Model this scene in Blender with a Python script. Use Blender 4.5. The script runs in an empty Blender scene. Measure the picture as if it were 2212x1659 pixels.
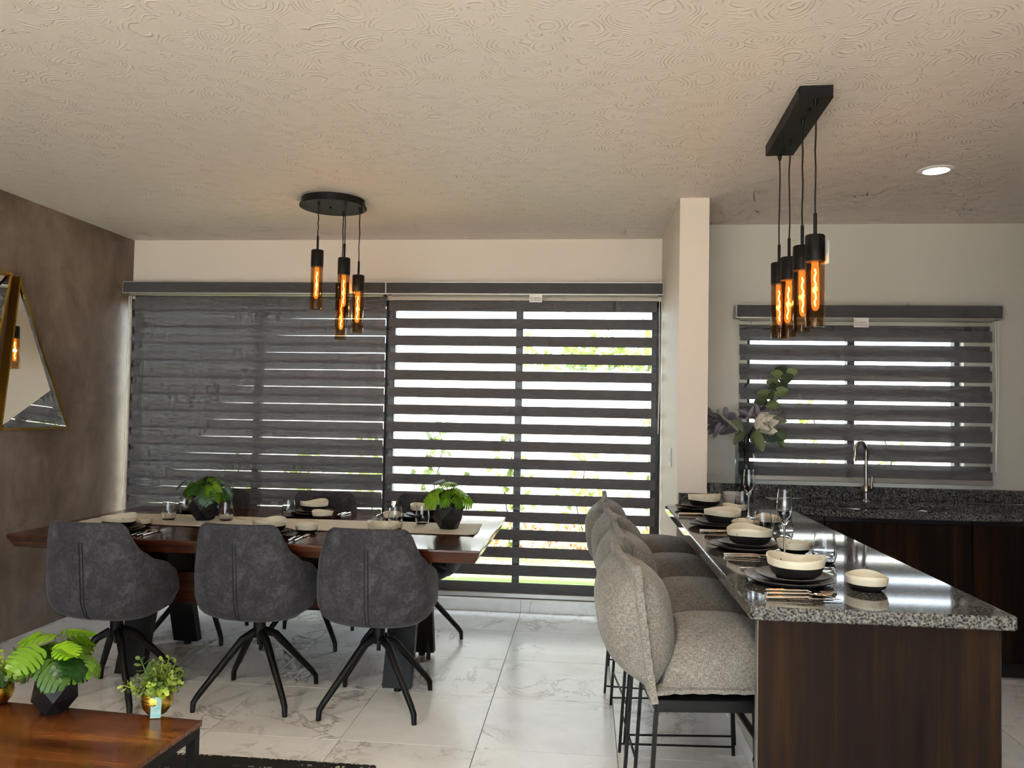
import bpy, math, random
from mathutils import Vector, Matrix, Euler
rnd = random.Random(7)
C = bpy.context.scene.collection
SC = bpy.context.scene
PI = math.pi
R = math.radians

# ------------------------------------------------------------------ camera
def setup_camera():
    f, yaw, pitch, roll, h = 1684.69, R(5.4824), R(1.9838), R(1.0461), 1.4437
    fw = Vector((-math.sin(yaw)*math.cos(pitch), math.cos(yaw)*math.cos(pitch), math.sin(pitch)))
    rt = Vector((math.cos(yaw), math.sin(yaw), 0)); up = rt.cross(fw)
    r2 = math.cos(roll)*rt + math.sin(roll)*up; u2 = -math.sin(roll)*rt + math.cos(roll)*up
    cd = bpy.data.cameras.new('camera'); cam = bpy.data.objects.new('camera', cd); C.objects.link(cam)
    cd.sensor_fit = 'HORIZONTAL'; cd.sensor_width = 36; cd.lens = f/2212*36; cd.clip_start = .05; cd.clip_end = 200
    m = Matrix((r2, u2, -fw)).transposed().to_4x4(); m.translation = (0, 0, h)
    cam.matrix_world = m; SC.camera = cam
setup_camera()

# ------------------------------------------------------------------ sky, sun, exposure
SKY = 8.0
w = bpy.data.worlds.new('sky'); SC.world = w; w.use_nodes = True
bg = w.node_tree.nodes['Background']; bg.inputs[0].default_value = (.82, .91, 1.0, 1); bg.inputs[1].default_value = SKY
sd = bpy.data.lights.new('sun', 'SUN'); sd.energy = 40.0; sd.angle = R(2); sd.color = (1, .96, .91)
so = bpy.data.objects.new('sun', sd); C.objects.link(so); so.rotation_euler = (R(34), 0, R(52))
vs = SC.view_settings; vs.view_transform = 'Standard'; vs.look = 'None'; vs.gamma = 1; vs.exposure = 0.0; vs.use_curve_mapping = False
SC.cycles.use_denoising = True
SC.cycles.max_bounces = 7; SC.cycles.diffuse_bounces = 3; SC.cycles.glossy_bounces = 3; SC.cycles.transmission_bounces = 6; SC.cycles.transparent_max_bounces = 10
SC.cycles.use_adaptive_sampling = True; SC.cycles.adaptive_threshold = .15; SC.cycles.adaptive_min_samples = 12
SC.cycles.sample_clamp_indirect = 6

# ------------------------------------------------------------------ materials
def lin(c):
    if isinstance(c, str):
        c = [int(c[i:i+2], 16)/255 for i in (0, 2, 4)]
    return tuple((x/12.92 if x <= .04045 else ((x+.055)/1.055)**2.4) for x in c) + (1,)
class NT:
    def __init__(s, name):
        s.m = bpy.data.materials.new(name); s.m.use_nodes = True; s.t = s.m.node_tree
        s.b = s.t.nodes['Principled BSDF']; s.out = s.t.nodes['Material Output']
    def n(s, typ, **kw):
        nd = s.t.nodes.new(typ)
        for k, v in kw.items():
            if k.startswith('i_'):
                key = k[2:]; key = int(key) if key.isdigit() else key.replace('_', ' ')
                nd.inputs[key].default_value = v
            else: setattr(nd, k, v)
        return nd
    def l(s, a, b): s.t.links.new(a, b)
    def coord(s, scale=(1, 1, 1), which='Object', rot=(0, 0, 0), rand=False):
        tc = s.n('ShaderNodeTexCoord'); mp = s.n('ShaderNodeMapping'); mp.inputs['Scale'].default_value = scale; mp.inputs['Rotation'].default_value = rot
        s.l(tc.outputs[which], mp.inputs['Vector'])
        if rand:
            oi = s.n('ShaderNodeObjectInfo'); ml = s.n('ShaderNodeMath', operation='MULTIPLY'); ml.inputs[1].default_value = 37.0
            s.l(oi.outputs['Random'], ml.inputs[0]); cb = s.n('ShaderNodeCombineXYZ')
            for i in range(3): s.l(ml.outputs[0], cb.inputs[i])
            s.l(cb.outputs[0], mp.inputs['Location'])
        return mp.outputs[0]
    def noise(s, v, scale, detail=4, rough=.55, dist=0.0, dim='3D'):
        nd = s.n('ShaderNodeTexNoise'); nd.inputs['Scale'].default_value = scale; nd.inputs['Detail'].default_value = detail
        nd.inputs['Roughness'].default_value = rough; nd.inputs['Distortion'].default_value = dist
        if v is not None: s.l(v, nd.inputs['Vector'])
        return nd.outputs[0]
    def ramp(s, fac, stops, interp='LINEAR'):
        nd = s.n('ShaderNodeValToRGB'); cr = nd.color_ramp; cr.interpolation = interp
        while len(cr.elements) < len(stops): cr.elements.new(.5)
        for e, (p, c) in zip(cr.elements, stops): e.position = p; e.color = lin(c) if not isinstance(c, (int, float)) else (c, c, c, 1)
        s.l(fac, nd.inputs[0]); return nd.outputs[0]
    def mix(s, fac, a, b, blend='MIX'):
        nd = s.n('ShaderNodeMix', data_type='RGBA', blend_type=blend)
        for sock, v in ((nd.inputs[0], fac), (nd.inputs[6], a), (nd.inputs[7], b)):
            if hasattr(v, 'links') or hasattr(v, 'is_linked'): s.l(v, sock)
            else: sock.default_value = v
        return nd.outputs[2]
    def math(s, op, a, b=None):
        nd = s.n('ShaderNodeMath', operation=op)
        for i, v in enumerate((a, b)):
            if v is None: continue
            if hasattr(v, 'is_linked'): s.l(v, nd.inputs[i])
            else: nd.inputs[i].default_value = v
        return nd.outputs[0]
    def bump(s, h, strength=.3, dist=.01):
        nd = s.n('ShaderNodeBump'); nd.inputs['Strength'].default_value = strength; nd.inputs['Distance'].default_value = dist
        s.l(h, nd.inputs['Height']); s.l(nd.outputs[0], s.b.inputs['Normal'])
    def col(s, c):
        if hasattr(c, 'is_linked'): s.l(c, s.b.inputs['Base Color'])
        else: s.b.inputs['Base Color'].default_value = lin(c)
        return s
    def set(s, **kw):
        for k, v in kw.items():
            sock = s.b.inputs[k.replace('_', ' ')]
            if hasattr(v, 'is_linked'): s.l(v, sock)
            else: sock.default_value = v
        return s
def plain(name, c, rough=.5, metal=0.0, vary=0.0, **kw):
    t = NT(name)
    if vary:
        v = t.coord(); f = t.noise(v, 14, 5); b = lin(c)
        t.col(t.mix(f, tuple(x*(1-vary) for x in b[:3])+(1,), tuple(min(1, x*(1+vary)) for x in b[:3])+(1,)))
    else: t.col(c)
    t.set(Roughness=rough, Metallic=metal, **kw); return t.m
def clear(name, tint=(1, 1, 1, 1), refl=1.0, rough=0.0, emit=None):
    """thin see-through pane: tinted transparency plus a fresnel mirror layer"""
    t = NT(name); tr = t.n('ShaderNodeBsdfTransparent'); tr.inputs[0].default_value = tint
    gl = t.n('ShaderNodeBsdfGlossy'); gl.inputs['Roughness'].default_value = rough
    fr = t.n('ShaderNodeLayerWeight'); fr.inputs[0].default_value = .5
    fz = t.math('ADD', t.math('MULTIPLY', t.math('POWER', fr.outputs['Facing'], 4.0), .75), .04)
    mx = t.n('ShaderNodeMixShader'); t.l(t.math('MULTIPLY', fz, refl), mx.inputs[0]); t.l(tr.outputs[0], mx.inputs[1]); t.l(gl.outputs[0], mx.inputs[2])
    o = mx.outputs[0]
    if emit:
        em = t.n('ShaderNodeEmission'); em.inputs[0].default_value = emit[0]; em.inputs[1].default_value = emit[1]
        ad = t.n('ShaderNodeAddShader'); t.l(o, ad.inputs[0]); t.l(em.outputs[0], ad.inputs[1]); o = ad.outputs[0]
    t.l(o, t.out.inputs[0]); return t.m
def glow(name, c, strength):
    t = NT(name); em = t.n('ShaderNodeEmission'); em.inputs[0].default_value = c; em.inputs[1].default_value = strength; t.l(em.outputs[0], t.out.inputs[0]); return t.m

def m_ceiling():
    t = NT('swirled_plaster'); v = t.coord()
    wv = t.n('ShaderNodeTexNoise'); wv.inputs['Scale'].default_value = 5; wv.inputs['Detail'].default_value = 2; t.l(v, wv.inputs['Vector'])
    vm = t.n('ShaderNodeVectorMath', operation='MULTIPLY_ADD'); t.l(wv.outputs[1], vm.inputs[0]); vm.inputs[1].default_value = (.10, .10, 0); t.l(v, vm.inputs[2])
    vo = t.n('ShaderNodeTexVoronoi'); vo.inputs['Scale'].default_value = 7.0; t.l(vm.outputs[0], vo.inputs['Vector'])
    rings = t.math('SINE', t.math('MULTIPLY', vo.outputs['Distance'], 62.0))
    rings = t.math('POWER', t.math('MAXIMUM', rings, 0.0), 3.0)
    mask = t.ramp(t.noise(v, 13, 3, .6, .5), [(.46, 0.0), (.62, 1.0)])
    fine = t.noise(v, 60, 4)
    h = t.math('ADD', t.math('MULTIPLY', rings, mask), t.math('MULTIPLY', fine, .22))
    t.col('e0d6cc').set(Roughness=.55); t.bump(h, .55, .006); return t.m
def m_cement():
    t = NT('taupe_polished_cement'); v = t.coord((1, 1, .8))
    a = t.noise(v, 1.5, 6, .6, .8); b = t.noise(t.coord((1, 1, .62)), 4.2, 7, .65, .9); c = t.noise(v, 26, 4)
    f = t.math('ADD', t.math('MULTIPLY', a, .55), t.math('ADD', t.math('MULTIPLY', b, .4), t.math('MULTIPLY', c, .08)))
    t.col(t.ramp(f, [(.36, '5f4f40'), (.48, '746354'), (.56, '837264'), (.68, '978778')]))
    t.set(Roughness=t.ramp(b, [(.3, .42), (.7, .6)])); t.bump(f, .12, .01); return t.m
def m_paint(name, c):
    t = NT(name); v = t.coord(); n = t.noise(v, 2.5, 3); b = lin(c)
    t.col(t.mix(n, tuple(x*.97 for x in b[:3])+(1,), tuple(min(1, x*1.03) for x in b[:3])+(1,))); t.set(Roughness=.62); t.bump(t.noise(v, 180, 3), .05, .002); return t.m
def m_tile():
    t = NT('veined_white_tile'); v = t.coord((1, 1, 1), rand=True)
    cl = t.noise(v, 2.2, 5, .6, .6)
    n1 = t.noise(v, 2.6, 9, .62, 1.1); d1 = t.math('ABSOLUTE', t.math('SUBTRACT', n1, .5))
    veins = t.ramp(d1, [(0.0, 1.0), (.006, .8), (.022, 0.0)])
    n2 = t.noise(v, 5.5, 6, .6, 1.5); d2 = t.math('ABSOLUTE', t.math('SUBTRACT', n2, .52)); v2 = t.ramp(d2, [(0.0, .8), (.012, 0.0)])
    mk = t.ramp(t.noise(v, 1.7, 2), [(.45, 0.0), (.62, 1.0)]); mk2 = t.ramp(t.noise(v, 2.9, 3), [(.55, 0.0), (.7, .7)])
    vv = t.math('MAXIMUM', t.math('MULTIPLY', veins, mk), t.math('MULTIPLY', v2, mk2))
    base = t.ramp(cl, [(.3, 'dcdad6'), (.55, 'ecebe8'), (.75, 'e2ddd6')])
    vc = t.ramp(t.noise(v, 9, 3), [(.4, '5c4c40'), (.6, '8b7c6d')])
    t.col(t.mix(t.math('MULTIPLY', vv, .62), base, vc)); t.set(Roughness=.22, Specular_IOR_Level=.5); return t.m
def m_wood(name, c0, c1, c2, axis=0, rough=.3, scale=1.0, rand=False, bump=.06, coat=0.0, spec=.5):
    t = NT(name); st = [16*scale]*3; st[axis] = .9*scale
    v = t.coord(tuple(st), rand=rand); a = t.noise(v, 1.0, 7, .6, .7)
    st2 = [60*scale]*3; st2[axis] = 2.0*scale; b = t.noise(t.coord(tuple(st2), rand=rand), 1.0, 5, .6, .2)
    st3 = [4.0*scale]*3; st3[axis] = .5*scale; c = t.noise(t.coord(tuple(st3), rand=rand), 1.0, 3, .5, 1.5)
    f = t.math('ADD', t.math('MULTIPLY', a, .5), t.math('ADD', t.math('MULTIPLY', b, .2), t.math('MULTIPLY', c, .35)))
    t.col(t.ramp(f, [(.38, c0), (.52, c1), (.66, c2)])); t.set(Roughness=rough, Coat_Weight=coat, Coat_Roughness=.08, Specular_IOR_Level=spec); t.bump(b, bump, .003); return t.m
def m_granite():
    t = NT('speckled_granite'); v = t.coord()
    a = t.noise(v, 120, 3, .6, .4); b = t.noise(v, 300, 3, .6); vo = t.n('ShaderNodeTexVoronoi'); vo.inputs['Scale'].default_value = 150; t.l(v, vo.inputs['Vector'])
    f = t.math('ADD', t.math('MULTIPLY', a, .62), t.math('ADD', t.math('MULTIPLY', b, .22), t.math('MULTIPLY', vo.outputs['Distance'], .22)))
    t.col(t.ramp(f, [(.40, '0d0d0e'), (.46, '252526'), (.50, '434342'), (.56, '605f5c'), (.66, '7e7c77')])); t.set(Roughness=.06, Specular_IOR_Level=.6); return t.m
def m_suede():
    t = NT('charcoal_suede'); v = t.coord(); a = t.noise(v, 13, 6, .7, .6); b = t.noise(v, 70, 5, .75); c = t.noise(v, 320, 2)
    f = t.math('ADD', t.math('MULTIPLY', a, .45), t.math('ADD', t.math('MULTIPLY', b, .35), t.math('MULTIPLY', c, .2)))
    t.col(t.ramp(f, [(.36, '262428'), (.50, '3a383b'), (.62, '59565a')])); t.set(Roughness=.92, Sheen_Weight=.12, Sheen_Roughness=.4); t.bump(t.math('ADD', b, c), .12, .003); return t.m
def m_linen():
    t = NT('grey_linen'); v = t.coord((1, 1, 1))
    a = t.noise(t.coord((650, 650, 90)), 1, 1); b = t.noise(t.coord((90, 90, 650)), 1, 1); c = t.noise(t.coord((90, 650, 90)), 1, 1); g = t.noise(v, 7, 4)
    f = t.math('ADD', t.math('ADD', t.math('MULTIPLY', a, .3), t.math('MULTIPLY', b, .3)), t.math('ADD', t.math('MULTIPLY', c, .3), t.math('MULTIPLY', g, .12)))
    t.col(t.ramp(f, [(.40, '53504b'), (.51, '78746d'), (.61, '97938b')])); t.set(Roughness=.95, Sheen_Weight=.15); t.bump(f, .12, .001); return t.m
def m_blind(name, c0, c1, pin):
    t = NT(name); v = t.coord((14, 14, 420)); a = t.noise(v, 1, 3, .6); b = t.noise(t.coord((220, 220, 900)), 1, 2)
    f = t.math('ADD', t.math('MULTIPLY', a, .6), t.math('MULTIPLY', b, .4)); cc = t.ramp(f, [(.38, c0), (.62, c1)])
    t.col(cc).set(Roughness=.85); tl = t.n('ShaderNodeBsdfTranslucent'); t.l(cc, tl.inputs[0])
    mx = t.n('ShaderNodeMixShader'); mx.inputs[0].default_value = .032; t.l(t.b.outputs[0], mx.inputs[1]); t.l(tl.outputs[0], mx.inputs[2])
    ph = t.ramp(t.noise(t.coord((1, 1, 1.6)), 260, 1), [(pin, 0.0), (pin+.03, 1.0)])
    tr = t.n('ShaderNodeBsdfTransparent'); m2 = t.n('ShaderNodeMixShader'); t.l(t.math('MULTIPLY', ph, .12), m2.inputs[0]); t.l(mx.outputs[0], m2.inputs[1]); t.l(tr.outputs[0], m2.inputs[2])
    t.l(m2.outputs[0], t.out.inputs[0]); return t.m
def m_leaf(name, c0, c1, rough=.35):
    t = NT(name); oi = t.n('ShaderNodeObjectInfo'); n = t.noise(t.coord(), 30, 3)
    f = t.math('ADD', t.math('MULTIPLY', oi.outputs['Random'], .75), t.math('MULTIPLY', n, .25)); cc = t.ramp(f, [(.15, c0), (.85, c1)])
    t.col(cc).set(Roughness=rough); tl = t.n('ShaderNodeBsdfTranslucent'); t.l(cc, tl.inputs[0])
    mx = t.n('ShaderNodeMixShader'); mx.inputs[0].default_value = .3; t.l(t.b.outputs[0], mx.inputs[1]); t.l(tl.outputs[0], mx.inputs[2]); t.l(mx.outputs[0], t.out.inputs[0]); return t.m
def m_ceramic():
    t = NT('speckled_cream_glaze'); v = t.coord(); vo = t.n('ShaderNodeTexVoronoi'); vo.inputs['Scale'].default_value = 34; t.l(v, vo.inputs['Vector'])
    d = t.ramp(vo.outputs['Distance'], [(.075, 1.0), (.095, 0.0)]); t.col(t.mix(d, lin('dcd4bd'), lin('2a2622'))); t.set(Roughness=.38); return t.m
def m_gold():
    t = NT('brushed_gold'); n = t.noise(t.coord((30, 30, 420)), 1, 3); t.col(t.ramp(n, [(.35, 'a07a20'), (.65, 'f0cf62')])); t.set(Metallic=1.0, Roughness=.26); t.bump(n, .5, .002); return t.m
def m_rug():
    t = NT('woven_dark_rug'); v = t.coord((55, 95, 1)); br = t.n('ShaderNodeTexBrick'); br.inputs['Scale'].default_value = 1; br.inputs['Mortar Size'].default_value = .10
    t.l(v, br.inputs['Vector']); br.inputs['Color1'].default_value = lin('15130f'); br.inputs['Color2'].default_value = lin('221e18'); br.inputs['Mortar'].default_value = lin('0a0908')
    dash = t.n('ShaderNodeTexWave'); sp = t.noise(t.coord((60, 28, 1)), 1, 2); pick = t.ramp(sp, [(.54, 0.0), (.57, 1.0)])
    row = t.ramp(t.noise(t.coord((.6, 30, 1)), 1, 1), [(.48, 0.0), (.52, 1.0)])
    t.col(t.mix(t.math('MULTIPLY', t.math('MULTIPLY', pick, row), .9), br.outputs[0], lin('b5ad9f'))); t.set(Roughness=.95); t.bump(br.outputs[1], .8, .004); return t.m
def m_mesh(name, alpha):
    t = NT(name); tr = t.n('ShaderNodeBsdfTransparent'); df = t.n('ShaderNodeBsdfTranslucent'); df.inputs[0].default_value = (.8, .8, .8, 1)
    mx = t.n('ShaderNodeMixShader'); mx.inputs[0].default_value = alpha; t.l(tr.outputs[0], mx.inputs[1]); t.l(df.outputs[0], mx.inputs[2]); t.l(mx.outputs[0], t.out.inputs[0]); return t.m
def m_lawn():
    t = NT('lawn_grass'); v = t.coord(); n = t.noise(v, 40, 5, .7); p = t.noise(v, 1.6, 3)
    t.col(t.mix(t.ramp(p, [(.52, 0.0), (.64, 1.0)]), t.ramp(n, [(.3, '54682a'), (.7, '7b8d48')]), t.ramp(n, [(.3, '75685a'), (.7, '948778')]))); t.set(Roughness=.9); t.bump(n, .6, .02); return t.m
MT = dict(
    ceiling=m_ceiling(), cement=m_cement(), cream=m_paint('cream_paint', 'ddd1c3'), white=m_paint('white_paint', 'dedcd4'), kitchen=m_paint('pale_grey_green_paint', 'cbc6ba'),
    tile=m_tile(), grout=plain('grey_grout', '8d8b88', .8), table=m_wood('walnut_red', '2b140c', '4a2617', '6b3e27', 0, .22, coat=.25), coffee=m_wood('warm_acacia', '2a1207', '552a11', '825021', 0, .25, .8, coat=.2),
    dark=m_wood('dark_walnut_laminate', '0d0705', '1d110b', '33200f', 2, .55, 1.2, rand=True, spec=.12), granite=m_granite(), suede=m_suede(), linen=m_linen(),
    blind=m_blind('charcoal_blind_fabric', '474546', '6c696a', .64), val=plain('valance_fabric', '4b494a', .85, vary=.25), black=plain('black_powder_coat', '0b0b0c', .5, vary=.1, Specular_IOR_Level=.3), blackm=plain('black_aluminium', '17181c', .35),
    alu=plain('satin_aluminium', 'b9b6ae', .35, .6), whitep=plain('white_plastic', 'e6e4de', .4), steel=plain('brushed_steel', 'a9a59c', .28, 1.0), silver=plain('polished_silver', 'd8d4cc', .09, 1.0),
    ceramic=m_ceramic(), stone=plain('black_stoneware', '1b1a1c', .5, vary=.15), plate=plain('dark_taupe_glaze', '6b655c', .32, vary=.1), glass=plain('clear_glass', 'fbfdfd', 0.0, 0.0, Transmission_Weight=1.0, IOR=1.45), pane=clear('window_glass', (.96, .98, .98, 1), .8),
    smoke=clear('smoked_glass', (.86, .89, .90, 1), .7), amber=clear('amber_glass', (.85, .72, .58, 1), .5), bulb=clear('bulb_glass', (1, .80, .5, 1), .4, 0, ((1.0, .40, .05, 1), .60)), fil=glow('filament', (1, .58, .16, 1), 40.0),
    lens=glow('downlight_lens', (1, .97, .92, 1), 14.0), cord=plain('black_cord', '0c0c0d', .7), runner=plain('cream_linen_runner', 'ddd5c2', .92, vary=.06), gold=m_gold(), brass=plain('aged_gold_leaf', 'b08a3c', .34, 1.0, vary=.2),
    mirror=plain('mirror_glass', 'f2f1ec', .015, 1.0), backing=plain('dark_backing', '1a1816', .8), mons=m_leaf('monstera_leaf', '1f4a18', '8fc21f'), succ=m_leaf('succulent_leaf', '4c6b3a', 'b2c84a', .5), stem=plain('green_stem', '4d6b2a', .6),
    euc=m_leaf('eucalyptus_leaf', '3e4d38', '7c8a55', .5), dusty=m_leaf('dusty_grey_leaf', '55505a', '8f8790', .7), petal=m_leaf('ivory_petal', 'e2dcc8', 'f2ecda', .6), twig=plain('dark_twig', '2a2320', .8),
    vase=plain('matte_black_vase', '15171b', .42), card=plain('card_white', 'e9e6e0', .6), mint=plain('card_mint', '8fb8b8', .6), ink=plain('printed_ink', '3a3a3c', .6), inkm=plain('printed_teal_ink', '6f9c9d', .6), lawn=m_lawn(), rug=m_rug(), sheer=m_mesh('sheer_mesh', .025),
    gwall=m_paint('garden_wall_paint', 'e4e2dc'), vine=m_leaf('vine_leaf', '46541f', '7d8a3e', .6), red=m_leaf('red_blossom', '82201a', 'a8683c', .7), seam=plain('dark_thread', '1d1b20', .9), rubber=plain('black_rubber', '0b0b0b', .8), soil=plain('dark_soil', '2b2018', .95), mug=plain('white_mug_glaze', 'cfc8bd', .5), string=plain('white_string', 'e8e0d0', .8),
    edge=plain('grey_edge_band', '6d6a66', .5), paving=plain('pale_paving', 'c9bfae', .8, vary=.08), bamboo=plain('beige_stool_base_wall', 'cdc8bf', .6))

# ------------------------------------------------------------------ mesh building
class B:
    def __init__(s): s.v = []; s.f = []
    def add(s, vs, fs):
        o = len(s.v); s.v += [tuple(x) for x in vs]; s.f += [tuple(i+o for i in q) for q in fs]; return s
    def box(s, x0, x1, y0, y1, z0, z1):
        return s.add([(x0,y0,z0),(x1,y0,z0),(x1,y1,z0),(x0,y1,z0),(x0,y0,z1),(x1,y0,z1),(x1,y1,z1),(x0,y1,z1)],
                     [(3,2,1,0),(4,5,6,7),(0,1,5,4),(1,2,6,5),(2,3,7,6),(3,0,4,7)])
    def cbox(s, x0, x1, y0, y1, z0, z1, c):
        """box with a chamfer on every vertical edge and a small one at top and bottom"""
        def ring(i, z): return [(x0+c+i,y0+i,z),(x1-c-i,y0+i,z),(x1-i,y0+c+i,z),(x1-i,y1-c-i,z),(x1-c-i,y1-i,z),(x0+c+i,y1-i,z),(x0+i,y1-c-i,z),(x0+i,y0+c+i,z)]
        e = c*.6; rs = [ring(e, z0), ring(0, z0+e), ring(0, z1-e), ring(e, z1)]
        vs = sum(rs, []); fs = [tuple(range(7,-1,-1)), tuple(range(24,32))]
        for k in range(3):
            for i in range(8): j = (i+1) % 8; fs.append((k*8+i, k*8+j, k*8+8+j, k*8+8+i))
        return s.add(vs, fs)
    def grid(s, fn, nu, nv, cu=False, cv=False, flip=False):
        mu, mv = (nu if cu else nu+1), (nv if cv else nv+1)
        vs = [fn(i/nu, j/nv) for i in range(mu) for j in range(mv)]; fs = []
        for i in range(nu):
            for j in range(nv):
                a, b = i*mv+j, ((i+1) % mu)*mv+j; c, d = ((i+1) % mu)*mv+(j+1) % mv, i*mv+(j+1) % mv
                fs.append((d,c,b,a) if flip else (a,b,c,d))
        return s.add(vs, fs)
    def lathe(s, prof, n=24, fn=None, c=(0,0,0)):
        """prof: list of (r, z); fn(theta, r, z) may bend it"""
        vs = []
        for r, z in prof:
            for k in range(n):
                th = 2*PI*k/n; rr, zz = fn(th, r, z) if fn else (r, z)
                vs.append((c[0]+rr*math.cos(th), c[1]+rr*math.sin(th), c[2]+zz))
        fs = []
        for i in range(len(prof)-1):
            for k in range(n):
                j = (k+1) % n; fs.append((i*n+k, i*n+j, (i+1)*n+j, (i+1)*n+k))
        return s.add(vs, fs)
    def tube(s, pts, r, n=8, close=True, aspect=1.0):
        pts = [Vector(p) for p in pts]; rs = r if isinstance(r, (list, tuple)) else [r]*len(pts); vs = []
        up = None
        for i, p in enumerate(pts):
            d = (pts[min(i+1, len(pts)-1)]-pts[max(i-1, 0)]).normalized()
            if up is None: up = Vector((0,0,1)) if abs(d.z) < .9 else Vector((0,1,0))
            a = d.cross(up).normalized(); b = a.cross(d).normalized(); up = b
            for k in range(n):
                th = 2*PI*(k+.5)/n; vs.append(p+a*math.cos(th)*rs[i]*aspect+b*math.sin(th)*rs[i])
        fs = []
        for i in range(len(pts)-1):
            for k in range(n): j = (k+1) % n; fs.append((i*n+k, i*n+j, (i+1)*n+j, (i+1)*n+k))
        if close: fs += [tuple(range(n-1,-1,-1)), tuple((len(pts)-1)*n+k for k in range(n))]
        return s.add(vs, fs)
    def prism(s, poly, z0, z1, axis='z'):
        n = len(poly)
        def P(a, b, c): return (a,b,c) if axis == 'z' else (a,c,b) if axis == 'y' else (c,a,b)
        vs = [P(x,y,z0) for x,y in poly]+[P(x,y,z1) for x,y in poly]
        fs = [tuple(range(n-1,-1,-1)), tuple(range(n, 2*n))]+[(i,(i+1)%n,n+(i+1)%n,n+i) for i in range(n)]
        return s.add(vs, fs)
    def mesh(s, name, mat, smooth=None, fix=True):
        me = bpy.data.meshes.new(name); me.from_pydata(s.v, [], s.f); me.validate()
        if fix:
            import bmesh
            bm = bmesh.new(); bm.from_mesh(me); bmesh.ops.recalc_face_normals(bm, faces=bm.faces); bm.to_mesh(me); bm.free()
        if smooth is not None:
            me.shade_smooth()
            if smooth < 179: me.set_sharp_from_angle(angle=R(smooth))
        me.materials.append(MT[mat]); me.update(); return me
CACHE = {}
def shared(key, make):
    if key not in CACHE: CACHE[key] = make()
    return CACHE[key]
def link(name, data, parent=None, loc=(0,0,0), rot=(0,0,0), m=None, scale=(1,1,1)):
    o = bpy.data.objects.new(name, data); C.objects.link(o)
    if parent: o.parent = parent
    if m is not None: o.matrix_basis = m
    else: o.location = loc; o.rotation_euler = rot; o.scale = scale
    return o
def thing(name, label, cat, loc=(0,0,0), rz=0, group=None, kind=None, data=None, rot=None):
    o = link(name, data, None, loc, rot or (0,0,rz))
    if label: o['label'] = label
    if cat: o['category'] = cat
    if group: o['group'] = group
    if kind: o['kind'] = kind
    return o
def struct(name, data=None, loc=(0,0,0), label=None, cat=None):
    return thing(name, label, cat, loc, kind='structure', data=data)
def bev(o, wd=.004, seg=2):
    m = o.modifiers.new('edge', 'BEVEL'); m.width = wd; m.segments = seg; m.limit_method = 'ANGLE'; m.angle_limit = R(40); return o
def text(name, s, size, parent, mat, m, align='CENTER'):
    cu = bpy.data.curves.new(name, 'FONT'); cu.body = s; cu.size = size; cu.align_x = align; cu.extrude = .0002; cu.materials.append(MT[mat])
    tmp = bpy.data.objects.new(name, cu); C.objects.link(tmp); me = bpy.data.meshes.new_from_object(tmp.evaluated_get(bpy.context.evaluated_depsgraph_get())); bpy.data.objects.remove(tmp)
    return link(name, me, parent, m=m)

# ================================================================== THE ROOM
XL, D1, XC, DC, XC2, D2, H = -3.4742, 5.6466, .5248, 4.569, .6927, 5.2252, 2.70
XR, YF = 3.45, -2.4
fl = struct('floor', B().box(XL-.15, XR+.15, YF-.15, D1+.18, -.15, -.008).mesh('floor', 'grout'), label='grey grout bed under the marble look floor tiles', cat='floor')
TX, TY, TS = -.4489, 5.1612, .6
xs = sorted({XL, XR} | {TX+TS*k for k in range(-8, 9) if XL < TX+TS*k < XR})
ys = sorted({YF, D1} | {TY+TS*k for k in range(-16, 3) if YF < TY+TS*k < D1})
for i in range(len(xs)-1):
    for j in range(len(ys)-1):
        a, b = xs[i+1]-xs[i]-.003, ys[j+1]-ys[j]-.003
        if min(a, b) < .02: continue
        me = shared(('tile', round(a, 3), round(b, 3)), lambda: B().cbox(-a/2, a/2, -b/2, b/2, -.008, 0, .0012).mesh('tile', 'tile'))
        link('tile', me, fl, ((xs[i]+xs[i+1])/2, (ys[j]+ys[j+1])/2, 0))
struct('ceiling', B().box(XL-.15, XR+.15, YF-.15, D1+.18, H, H+.15).mesh('ceiling', 'ceiling'), label='white ceiling with swirled plaster texture', cat='ceiling')
struct('wall_left', B().box(XL-.15, XL, YF-.15, D1+.18, 0, H).mesh('wall', 'cement'), label='taupe polished cement wall with clouded trowel marks', cat='wall')
struct('wall_back', B().box(XL, XC, D1, D1+.18, 2.25, H).box(XL, XC, D1, D1+.18, 0, .09).mesh('wall', 'cream'), label='cream wall strip above the wide dining window', cat='wall')
struct('column', B().box(XC, XC2, DC, D1+.18, 0, H).mesh('wall', 'cream'), label='cream pillar standing between dining room and kitchen', cat='pillar')
KX0, KX1, KZ0, KZ1 = 1.044, 2.395, 1.075, 2.035
struct('wall_kitchen', B().box(XC2, XR, D2, D2+.15, 0, KZ0).box(XC2, XR, D2, D2+.15, KZ1, H).box(XC2, KX0, D2, D2+.15, KZ0, KZ1).box(KX1, XR, D2, D2+.15, KZ0, KZ1).mesh('wall', 'kitchen'), label='pale kitchen wall around the sink window', cat='wall')
struct('wall_right', B().box(XR, XR+.15, YF-.15, D1+.18, 0, H).mesh('wall', 'kitchen'), label='plain pale kitchen side wall', cat='wall')
struct('wall_front', B().box(XL, XR, YF-.15, YF, 0, .12).box(XL, XR, YF-.15, YF, 2.5, H).box(XL, -3.3, YF-.15, YF, .12, 2.5).box(1.2, XR, YF-.15, YF, .12, 2.5).mesh('wall', 'cream'), label='cream living room wall around the added fill window', cat='wall')
struct('wall_light_block', B().box(1.75, 1.9, YF, 2.2, 0, H).mesh('wall', 'cream'), label='added unseen cream wall blocking rear light from the kitchen', cat='wall')  # unseen wall, added to keep rear light off the kitchen side
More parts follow.
